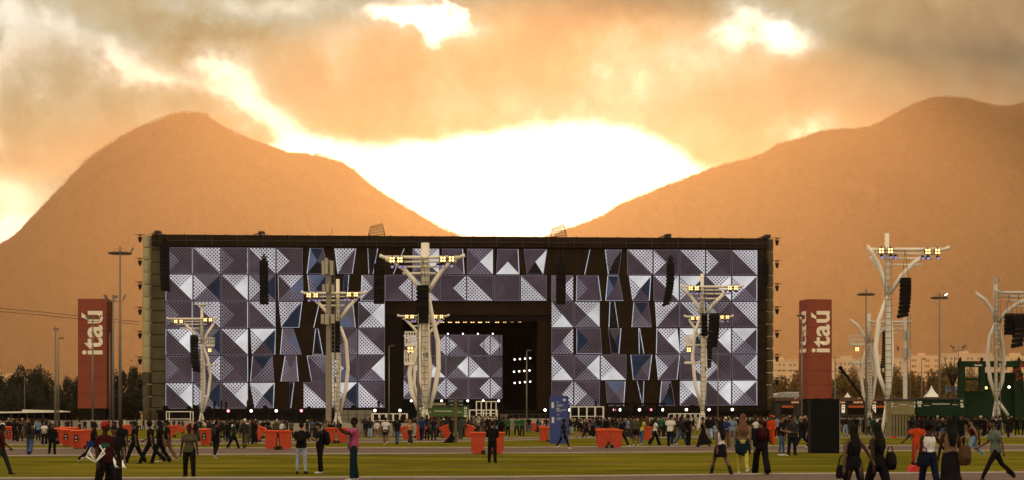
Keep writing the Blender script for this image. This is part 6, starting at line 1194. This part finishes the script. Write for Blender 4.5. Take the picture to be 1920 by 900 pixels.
def cloth_over(p, pts, rx, m, label, cat='jacket', name='jacket'):
    q = MB(); loft(q, pts, rx, [r_*.45 for r_ in rx], 12); o = q.build(name, m, None, True); o.matrix_basis = p.matrix_basis.copy(); tag(o, label, cat); return o
cloth_over(names[1228], [(.2, -.12, 1.05), (.24, -.14, .95), (.25, -.14, .75), (.24, -.13, .5)], [.05, .11, .13, .08], cb, 'black jacket over the arm of the woman in white tee')
cloth_over(names[1824], [(.0, .16, .98), (0, .22, .88), (.02, .26, .70), (.04, .30, .52)], [.12, .16, .14, .05], cb, 'dark jacket tied at the hip of the woman in light jeans')
cloth_over(names[1393], [(0, .02, 1.04), (0, .03, .95), (0, .04, .78), (0, .05, .62), (.02, .05, .55)], [.15, .20, .22, .21, .12], cm('teal'), 'teal jacket tied round the waist above the yellow leggings')
cloth_over(names[663], [(.13, .10, 1.42), (.14, -.05, 1.44), (.11, -.14, 1.30), (.09, -.17, 1.08), (.08, -.16, .88)], [.07, .075, .06, .05, .04], cm('grey'), 'grey sweater hung over the shoulder of the man in pink', 'sweater', 'sweater')
p = names[663]; q = MB(); q.box(-.037, .037, -.006, .006, -.075, .075); o = q.build('phone', M['whtp'], None, bevel=.004); J = skeleton('photo', False); o.location = local(p, (J['wrL']+J['wrR'])/2+Vector((0, -.08, .10))); o.rotation_euler = (0, 0, math.radians(-75)); tag(o, 'phone held up by the bearded man in pink shirt', 'phone')
for nm_, ps in ((565, 'phone'), (600, 'phone')):
    p = names[nm_]; J = skeleton(ps, False); q = MB(); q.box(-.037, .037, -.006, .006, -.075, .075); o = q.build('phone', M['bk'], None, bevel=.004); o.location = local(p, (J['wrL']+J['wrR'])/2+Vector((0, -.09, .03))); o.rotation_euler = (.8, 0, math.radians(178 if nm_ == 565 else -75)); tag(o, 'phone in the hands of the man in ' + ('light jeans' if nm_ == 565 else 'black with round backpack'), 'phone')
# folding frame, megaphone
Yq = 38.5; s = Yq/F; r = thing('folding_frame', (X(181, Yq), Yq, 0), 'pale folding frame carried upright by the man with red cap', 'folding stool'); T = lambda x, y, d=0: ((x-181)*s, d, Z(y, Yq))
for a, b in (((174, 834), (161, 856)), ((161, 856), (178, 867)), ((178, 867), (196, 850)), ((196, 850), (186, 835)), ((168, 848), (177, 865)), ((197, 840), (179, 866))): q = MB(); q.tube([T(*a), T(*b, .05)], .016, 6); q.build('tube', M['whtp'], r, True)
q = MB(); q.box(T(163, 0)[0], T(175, 0)[0], -.05, .02, Z(838, Yq), Z(827, Yq)); q.build('blue_pad', cm('blue'), r); q = MB(); q.box(T(190, 0)[0], T(205, 0)[0], -.04, .02, Z(838, Yq), Z(831, Yq)); q.build('green_pad', cm('green'), r)
for x, y, lab in ((216, 868, 'small megaphone hanging beside the man with white logo cap'), (231, 872, 'larger pale megaphone carried by the tall man in black')):
    Yq = 41 if x == 216 else 62; s = Yq/F; q = MB(); q.tube([(0, 0, .16), (0, -.02, .08), (0, -.04, -.02), (0, -.05, -.10)], [.03, .04, .07, .12], 12, 0); q.tube([(0, .03, .06), (.05, .05, .0), (.03, .04, -.08)], .015, 5, 1); o = q.build('megaphone', [M['whtp'], M['bk']], None, True); o.location = (X(x, Yq), Yq, Z(y, Yq)); tag(o, lab, 'megaphone')
# dust pans on sticks
for px, feet, px2, y2, lab, sz in ((1716, 888, 1712, 850, 'large red long handled dustpan of the cleaner in orange', 1.0), (1676, 822, 1677, 808, 'small red long handled dustpan on the lawn under the khaki kiosk', .75)):
    Y = gy(feet); r = thing('dustpan', (X(px, Y), Y, 0), lab, 'dustpan', None, .3); q = MB(); s_ = sz; q.prism([(-.24*s_, 0), (.24*s_, 0), (.21*s_, .18*s_), (.12*s_, .27*s_), (-.12*s_, .27*s_), (-.21*s_, .18*s_)], -.15, .15); q.build('pan', M['red'], r, bevel=.01); q = MB(); q.tube([(0, 0, .27*s_), (0, 0, .95*s_)], .013, 6); q.build('stick', M['pole'], r); q = MB(); q.box(-.06, .06, -.03, .03, .27*s_, .33*s_); q.build('hinge', M['bk'], r)
# ---- the crowd
R = random.Random(21); cols_d = ['black']*9+['charcoal']*4+['black', 'black', 'navy', 'olive', 'darkgreen', 'grey', 'white', 'darkred', 'brown', 'denim', 'greyblue', 'beige', 'green']; cols_b = ['black']*8+['charcoal']*3+['navy', 'denim', 'denim', 'olive', 'tan', 'brown', 'paledenim']
hair_s = {'short': 'short hair', 'longhair': 'long hair', 'bun': 'hair in a bun', 'curly': 'curly hair', 'cap': 'a cap', 'pony': 'a ponytail'}
pose_s = {'stand': 'standing', 'shift': 'standing relaxed', 'phone': 'looking at a phone', 'crossed': 'with arms crossed', 'walk': 'walking', 'step': 'taking a step', 'stride': 'striding', 'hold': 'holding something', 'raise': 'with a raised hand', 'hips': 'with hands on hips', 'behind': 'with hands behind'}
ZN = [(0, 22, 824, 828, 787, 3, 'at the left edge'), (22, 92, 812, 829, 788, 22, 'left of the thick pole'), (110, 160, 805, 812, 789, 7, 'beyond the far left bins'), (168, 250, 806, 812, 788, 8, 'behind the red cap'), (250, 345, 806, 815, 788, 7, 'behind the walking group of four'),
      (365, 482, 810, 832, 787, 22, 'under the low crossbar tower'), (484, 548, 812, 822, 787, 9, 'behind the bins left of the couple'), (575, 640, 808, 832, 787, 9, 'between the couple and the pink shirt'), (676, 716, 812, 822, 785, 6, 'right of the pink shirt'), (730, 786, 810, 822, 783, 9, 'beyond the blonde'),
      (784, 850, 814, 823, 781, 14, 'before the green kiosk'), (862, 948, 812, 820, 781, 12, 'before the scaffold booth'), (1005, 1028, 806, 812, 783, 3, 'left of the blue sign'), (1066, 1120, 808, 814, 782, 8, 'right of the blue sign'), (1110, 1200, 811, 822, 781, 15, 'beyond the right bin pair'),
      (1205, 1290, 808, 822, 779, 9, 'beyond the white tees'), (1325, 1432, 806, 828, 777, 17, 'behind the yellow leggings'), (1432, 1520, 810, 830, 776, 10, 'beyond the orange overalls'), (1578, 1700, 808, 818, 777, 16, 'under the food stalls'), (1705, 1800, 812, 824, 776, 18, 'before the dark green kiosk'), (1806, 1900, 808, 818, 774, 8, 'at the foot of the green gate')]
crowd = []
for x0, x1, f0, f1_, hd, n, where in ZN:
    n = int(n*1.75)
    for i in range(n):
        px = x0+(x1-x0)*(i+R.uniform(.1, .9))/n; feet = R.uniform(f0, f1_); fem = R.random() < .42; pose = R.choice(['stand', 'stand', 'shift', 'phone', 'crossed', 'walk', 'step', 'stride', 'hold', 'raise', 'hips', 'behind'] if n < 16 else ['stand', 'shift', 'phone', 'hold', 'crossed', 'walk', 'step', 'raise', 'stand'])
        tk = R.choice(['tee', 'tee', 'long', 'jacket'] if not fem else ['tee', 'tank', 'long']); bk = R.choice(['trousers', 'trousers', 'trousers', 'shorts'] if not fem else ['leggings', 'trousers', 'wide', 'mini', 'skirt']); hk = R.choice(['short', 'short', 'short', 'curly', 'cap'] if not fem else ['longhair', 'longhair', 'bun', 'pony'])
        tcol = R.choice(cols_d) if 'kiosk' not in where else R.choice(cols_d+['green']*5+['red', 'blue']); bcol = R.choice(cols_b); hcol = R.choice(['black', 'black', 'black', 'brown', 'brown', 'blond' if fem else 'brown']) if hk != 'cap' else R.choice(['white', 'red', 'black', 'beige'])
        face = R.choice([0, 180, 180, 90, -90, 150, -150, 30, -30])+R.uniform(-20, 20)
        tn = {'tee': 'tee', 'long': 'long sleeves', 'jacket': 'jacket', 'tank': 'tank top'}[tk]; bn = {'trousers': 'trousers', 'shorts': 'shorts', 'leggings': 'leggings', 'wide': 'wide trousers', 'mini': 'short skirt', 'skirt': 'long skirt'}[bk]
        base = f"{tcol} {tn} and {bcol} {bn} {where}"
        crowd.append((px, feet, hd+R.uniform(-1.5, 4.5), pose, face, (tk, tcol), (bk, bcol), (hk, hcol), fem, base, R.randrange(3), R.choice('bbw')))
crowd.sort(key=lambda c: c[0])
from collections import Counter
crowd.sort(key=lambda c: -c[1]); far_rest = crowd[212:]; crowd = sorted(crowd[:212], key=lambda c: c[0])
cnt = Counter(c[9] for c in crowd); seen = Counter()
for c in crowd:
    b = c[9]; lab = ('woman' if c[8] else 'man')+' in '+b
    if cnt[b] > 1: lab = f"person in {b}, {words[seen[b]]} from left"; seen[b] += 1
    if len(lab.split()) > 15: lab = lab.replace(' from left', ' person')
    if len(lab.split()) > 15: lab = lab.replace('long sleeves', 'sweater').replace('wide trousers', 'trousers')
    person(c[0], c[1], c[2], c[3], c[4], c[5], c[6], c[7], c[8], c[10], c[11], lab, 'people in the far crowd')
# the farthest band of people, one mass of small figures
def parts_of(c):
    pose, (tk, tc_), (bk, bc), (hk, hc), fem = c[3], c[5], c[6], c[7], c[8]
    return [(garment(pose, fem, 'body'), SK[c[10]]), (garment(pose, fem, tk), cm(tc_)), (garment(pose, fem, bk), cm(bc)), (garment(pose, fem, hk), HC[hc]), (garment(pose, fem, 'shoes'), SOLE['w' if c[11] == 'w' else 'b'])]
LOW = {}
for c in far_rest:
    for me, m in parts_of(c):
        if me.name not in LOW:
            o = bpy.data.objects.new('t', me); sc.collection.objects.link(o); d_m = o.modifiers.new('d', 'DECIMATE'); d_m.ratio = .10 if len(me.polygons) > 3000 else .3; LOW[me.name] = o
dg = bpy.context.evaluated_depsgraph_get()
for k_, o in list(LOW.items()):
    r = o.evaluated_get(dg).to_mesh(); LOW[k_] = (np.array([v.co[:] for v in r.vertices]), [tuple(p.vertices) for p in r.polygons], o)
for k_ in LOW: bpy.data.objects.remove(LOW[k_][2])
q = MB(); mats = []
for c in far_rest:
    h0 = hy(c[0]); Y = CH*F/(c[1]-h0); H = min(max(CH+(h0-c[2])/F*Y, 1.5), 1.93); k = H/1.76
    mw = np.array(Matrix.Translation((X(c[0], Y), Y, 0)) @ Matrix.Rotation(math.radians(c[4]), 4, 'Z') @ Matrix.Scale(k, 4))
    for me, m in parts_of(c):
        co, fc, _ = LOW[me.name]
        if m not in mats: mats.append(m)
        q.add((co @ mw[:3, :3].T+mw[:3, 3]).tolist(), fc, mats.index(m))
if far_rest: tag(q.build('crowd', mats, None, True), 'mass of small dark figures packed before the far barriers', None, None, 'stuff')
# stage hands, silhouettes on the deck
for i, (px, lab, ps) in enumerate(((402, 'stage hand on the deck, left one of three beside the low crossbar tower', 'hold'), (415, 'stage hand on the deck, middle one of three beside the low crossbar tower', 'stand'), (424, 'stage hand on the deck, right one of three beside the low crossbar tower', 'shift'), (464, 'stage hand standing alone on the deck right of the three', 'stand'), (710, 'stage hand on the deck left of the stage opening', 'step'), (1117, 'stage hand bending over crates on the deck right of the blue sign', 'hold'), (1188, 'stage hand on the deck under the turning tiles at right', 'stand'))):
    p = stage.matrix_basis @ Vector((sl(px, 768, -2.5)[0], -2.5, 3.052)); person(px, 0, 0, ps, R.uniform(0, 360), ('tee', 'black'), ('trousers', 'black'), ('short', 'black'), False, 0, 'b', lab, None, tuple(p), 1.75)
# cobble of worn lines and bare streaks in the lawn
M['soil'] = mat('bare_soil', (.10, .075, .03), .95, var=.3, scale=1)
for pts in ([(0, 889), (190, 884.5), (300, 886)], [(640, 878.5), (840, 877), (1030, 872), (1200, 868)], [(340, 895.5), (440, 892.5), (470, 892)], [(830, 876), (960, 871.5), (1010, 870.5)]):
    q = MB(); n = len(pts); fine = []
    for i in range(n-1):
        for f in np.linspace(0, 1, 12)[:-1]: fine.append((lerp(pts[i][0], pts[i+1][0], f), lerp(pts[i][1], pts[i+1][1], f)+R.uniform(-.15, .15)))
    vs = []
    for x, y in fine: w_ = R.uniform(.12, .35); vs += [(X(x, gy(y-w_)), gy(y-w_), .004), (X(x, gy(y+w_)), gy(y+w_), .004)]
    q.add(vs, [(2*i, 2*i+1, 2*i+3, 2*i+2) for i in range(len(fine)-1)]); o = q.build('track', M['soil']); o['kind'] = 'structure'
